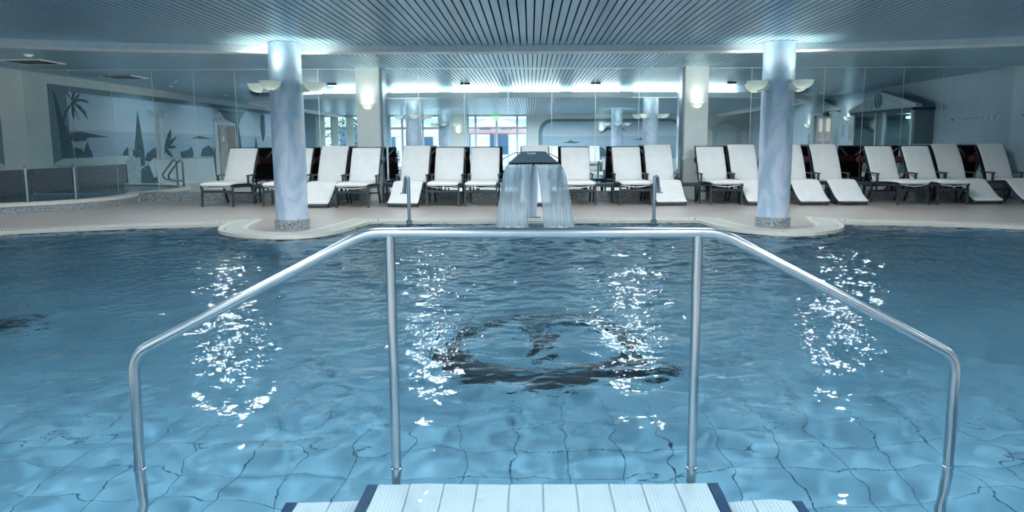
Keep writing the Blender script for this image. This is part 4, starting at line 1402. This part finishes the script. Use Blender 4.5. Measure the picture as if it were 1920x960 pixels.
MB().box(-0.24, -0.16, 0.2, 0.6, 2.15, 2.27).build('door_closer', 'black', d2)
MB().tube([(-0.09, 0.70, 1.0), (-0.14, 0.70, 1.0), (-0.14, 0.55, 1.0)], 0.014, 8).build('handle', 'steel', d2)
d3 = root_struct('door_3', 'pale door under a small pediment on the rear wall', 'door', (9.55, YN, 0))
for s_ in (-1, 1):
    MB().box(s_ * 0.58 - 0.12, s_ * 0.58 + 0.12, 0, 0.10, 0, 1.85).build('pilaster', 'stucco', d3)
pediment(d3, 0.80, 1.85, 0.42, 0.14, 'stucco', 'y')
MB().box(-0.46, 0.46, 0, 0.04, 0, 1.85).build('door_leaf', 'mu_stone2', d3)
MB().tube([(0.38, 0.04, 1.0), (0.38, 0.09, 1.0), (0.26, 0.09, 1.0)], 0.012, 8).build('handle', 'steel', d3)
wall_sconce('half-bowl uplight left of the pedimented glass door, seen in the mirror', (XR, 4.75, 1.80), -PI / 2, SCONCE_W * 0.5)
wall_sconce('half-bowl uplight between the pedimented door and the glass cabin', (XR, 8.45, 1.95), -PI / 2, SCONCE_W * 0.5)
for y, z, w, h, lb in ((4.95, 1.35, 0.35, 0.45, 'small framed picture beside the pedimented door on the camera side'), (8.05, 1.62, 0.22, 0.45, 'narrow framed notice right of the pedimented door'), (8.75, 1.55, 0.36, 0.55, 'framed notice next to the glass cabin')):
    t = thing('picture_frame', lb, 'picture', (XR, y, z), 0, 'framed pictures on the right wall')
    m = MB()
    m.box(-0.02, 0, -w / 2, -w / 2 + 0.03, -h / 2, h / 2); m.box(-0.02, 0, w / 2 - 0.03, w / 2, -h / 2, h / 2)
    m.box(-0.02, 0, -w / 2 + 0.03, w / 2 - 0.03, -h / 2, -h / 2 + 0.03); m.box(-0.02, 0, -w / 2 + 0.03, w / 2 - 0.03, h / 2 - 0.03, h / 2)
    m.build('frame', 'stucco', t)
    MB().box(-0.01, 0, -w / 2 + 0.03, w / 2 - 0.03, -h / 2 + 0.03, h / 2 - 0.03).build('print', 'picture', t)
for k in range(9):
    y = 14.95 + k * 0.235
    t = thing('coat_hook', 'steel coat hook on the right wall, %s from the glass cabin' % ['first', 'second', 'third', 'fourth', 'fifth', 'sixth', 'seventh', 'eighth', 'ninth'][k], 'hook', (XR, y, 1.78), 0, 'row of coat hooks')
    MB().box(-0.01, 0, -0.02, 0.02, -0.03, 0.03).build('plate', 'dark_steel', t)
    MB().tube(fillet([(-0.01, 0, 0.0), (-0.06, 0, -0.01), (-0.065, 0, 0.03)], 0.015, 4), 0.008, 8).build('peg', 'dark_steel', t, smooth=True)
# glass cabin
cb = thing('glass_cabin', 'glass-fronted tiled cabin under a white pediment, seen in the mirror', 'cabin', (XR, 12.05, 0))
D = 0.5; hw = 1.95
MB().box(-0.03, 0.0, -hw, hw, 0, 2.06).build('tiled_back', 'cab_tile', cb)
MB().box(-D, -0.03, hw - 0.06, hw, 0, 2.06).build('side_panel', 'cab_side', cb)
MB().box(-D, -0.03, -hw, -hw + 0.06, 0, 2.06).build('side_panel', 'cab_side', cb)
MB().box(-D, -0.03, -hw + 0.06, hw - 0.06, 2.0, 2.06).build('roof_panel', 'cab_side', cb)
for ya in (-hw + 0.06, -0.35, 0.15, hw - 0.16):
    MB().box(-D - 0.04, -D + 0.03, ya, ya + 0.10, 0, 2.06).build('frame_post', 'win_frame', cb)
for a, b_ in ((-hw + 0.16, -0.35), (0.25, hw - 0.16)):
    MB().box(-D - 0.004, -D + 0.004, a, b_, 0.05, 2.04).build('pane', 'cab_pane', cb)
MB().box(-D - 0.01, -D + 0.01, -0.25, 0.15, 0.0, 2.04).build('cabin_door', 'cab_side', cb)
MB().box(-D - 0.10, 0.0, -hw - 0.08, hw + 0.05, 2.06, 2.13).build('navy_cornice', 'navy', cb)
MB().prism([(-hw - 0.1, 2.13), (hw + 0.3, 2.13), (hw + 0.3, 2.22), (0.1, 2.66), (-hw - 0.1, 2.20)], lambda u, v, w: (-D - 0.14 + w, u, v), 0.16).build('pediment', 'stucco', cb)
for s_ in (-1, 1):
    MB().prism([(s_ * 0.45, 2.20), (s_ * 1.5, 2.20), (s_ * 0.45, 2.44)] if s_ > 0 else [(-1.4, 2.20), (-0.35, 2.20), (-0.35, 2.42)], lambda u, v, w: (-D - 0.14 - w, u, v), 0.02).build('pediment_field', 'mu_stone2', cb)
m = MB()
n = 28
pts = [(-D - 0.16, 0.05 + 0.19 * math.cos(2 * PI * k / n), 2.39 + 0.19 * math.sin(2 * PI * k / n)) for k in range(n + 1)]
em = MB().tube(pts, 0.018, 8).build('round_emblem', 'mu_shade', cb, smooth=True)
MB().prism([(-0.02, 2.26), (0.12, 2.26), (0.09, 2.40), (0.05, 2.52), (0.01, 2.40)], lambda u, v, w: (-D - 0.14 - w, u, v), 0.02).build('emblem_stroke', 'mu_shade', em)
for z in (0.5, 0.85, 1.2, 1.55):
    MB().box(-0.04, -0.03, -hw + 0.07, hw - 0.07, z - 0.008, z + 0.008).build('tile_joint', 'dark', cb)
MB().box(-0.16, -0.08, 0.75, 1.55, 1.88, 1.93).build('light_strip', emit_mat('cabin strip light', (235, 250, 255), 14), cb)

# ------------------------------------------------------------------ terrace outside the windows
ter = MB().box(-30, 30, -40, YN - 0.25, -0.15, -0.02).build('ground', 'terrace')
struct(ter, 'pale paved terrace outside the windows', 'ground')
bd = thing('terrace_building', 'white terrace building with dark windows outside, seen in the mirror', 'building', (-4, -22, 0))
MB().box(-14, 12, -1, 0, 0, 7).build('facade', 'facade', bd)
for i in range(9):
    x = -12.5 + i * 2.7
    for z in (0.4, 3.6):
        f = MB().box(x, x + 1.5, 0.0, 0.06, z, z + 2.1).build('window', 'win_frame', bd)
        MB().box(x + 0.1, x + 1.4, 0.06, 0.08, z + 0.1, z + 2.0).build('pane', 'dark_glass', f)
MB().box(-14, 12, 0.0, 1.4, 3.0, 3.2).build('balcony_slab', 'facade', bd)
MB().box(-14, 12, 1.34, 1.40, 3.2, 4.1).build('balcony_front', 'facade', bd)
def parasol(label, x, y, r, h, mats):
    t = thing('parasol', label, 'parasol', (x, y, 0), 0, 'parasols on the terrace')
    MB().tube([(0, 0, -0.02), (0, 0, h)], 0.03, 10).build('pole', 'wood', t)
    MB().lathe([(0.0, h), (r, h - 0.75), (r, h - 0.77), (0.0, h - 0.03)], 8).build('canopy', mats[0], t)
    MB().lathe([(r, h - 0.75), (r + 0.005, h - 0.95), (r - 0.01, h - 0.95), (r - 0.01, h - 0.76)], 8).build('valance', mats[1], t)
    MB().lathe([(0.0, 0.08), (0.28, 0.06), (0.30, -0.02)], 20).build('base', 'wood', t)
parasol('pale pink terrace parasol with red valance behind the terrace door', -2.0, -9.5, 2.2, 2.75, ('parasol', 'parasol_red'))
parasol('cream terrace parasol left of the pink one', -6.6, -9.0, 2.0, 2.6, ('parasol_w', 'parasol_w'))
parasol('cream terrace parasol beyond the mural wall corner', 2.9, -10.5, 2.2, 2.7, ('parasol_w', 'parasol_red'))
def shrub(label, x, y, r, h):
    t = thing('terrace_shrub', label, 'shrub', (x, y, -0.02), 0, 'shrubs on the terrace')
    m = MB()
    rg = random.Random(int(x * 10))
    for k in range(420):
        a = rg.uniform(0, 2 * PI); z = rg.uniform(0.1, 1.0); q = r * math.sqrt(max(0.02, 1 - (2 * z - 1.0) ** 2)) * rg.uniform(0.6, 1.0)
        c = Vector((q * math.cos(a), q * math.sin(a), z * h)); s_ = rg.uniform(0.05, 0.11)
        d = Vector((rg.uniform(-1, 1), rg.uniform(-1, 1), rg.uniform(-0.6, 1))).normalized(); o_ = d.orthogonal().normalized()
        e = d.cross(o_)
        m.add([c - d * s_, c + o_ * s_ * 0.5, c + d * s_, c - o_ * s_ * 0.5, c + e * 0.01], [(0, 1, 4), (1, 2, 4), (2, 3, 4), (3, 0, 4)])
    l = m.build('foliage', 'leaf', t, fix=False); l['kind'] = 'stuff'
    MB().tube([(0, 0, 0), (0, 0, h * 0.7)], 0.03, 8).build('stem', 'wood', t)
shrub('tall leafy shrub outside the far window', -9.4, -6.2, 0.9, 2.7)
shrub('rounded shrub outside the second window', -7.4, -6.4, 0.6, 1.2)
shrub('tall leafy shrub at the far end of the terrace', -11.5, -7.0, 1.0, 2.8)
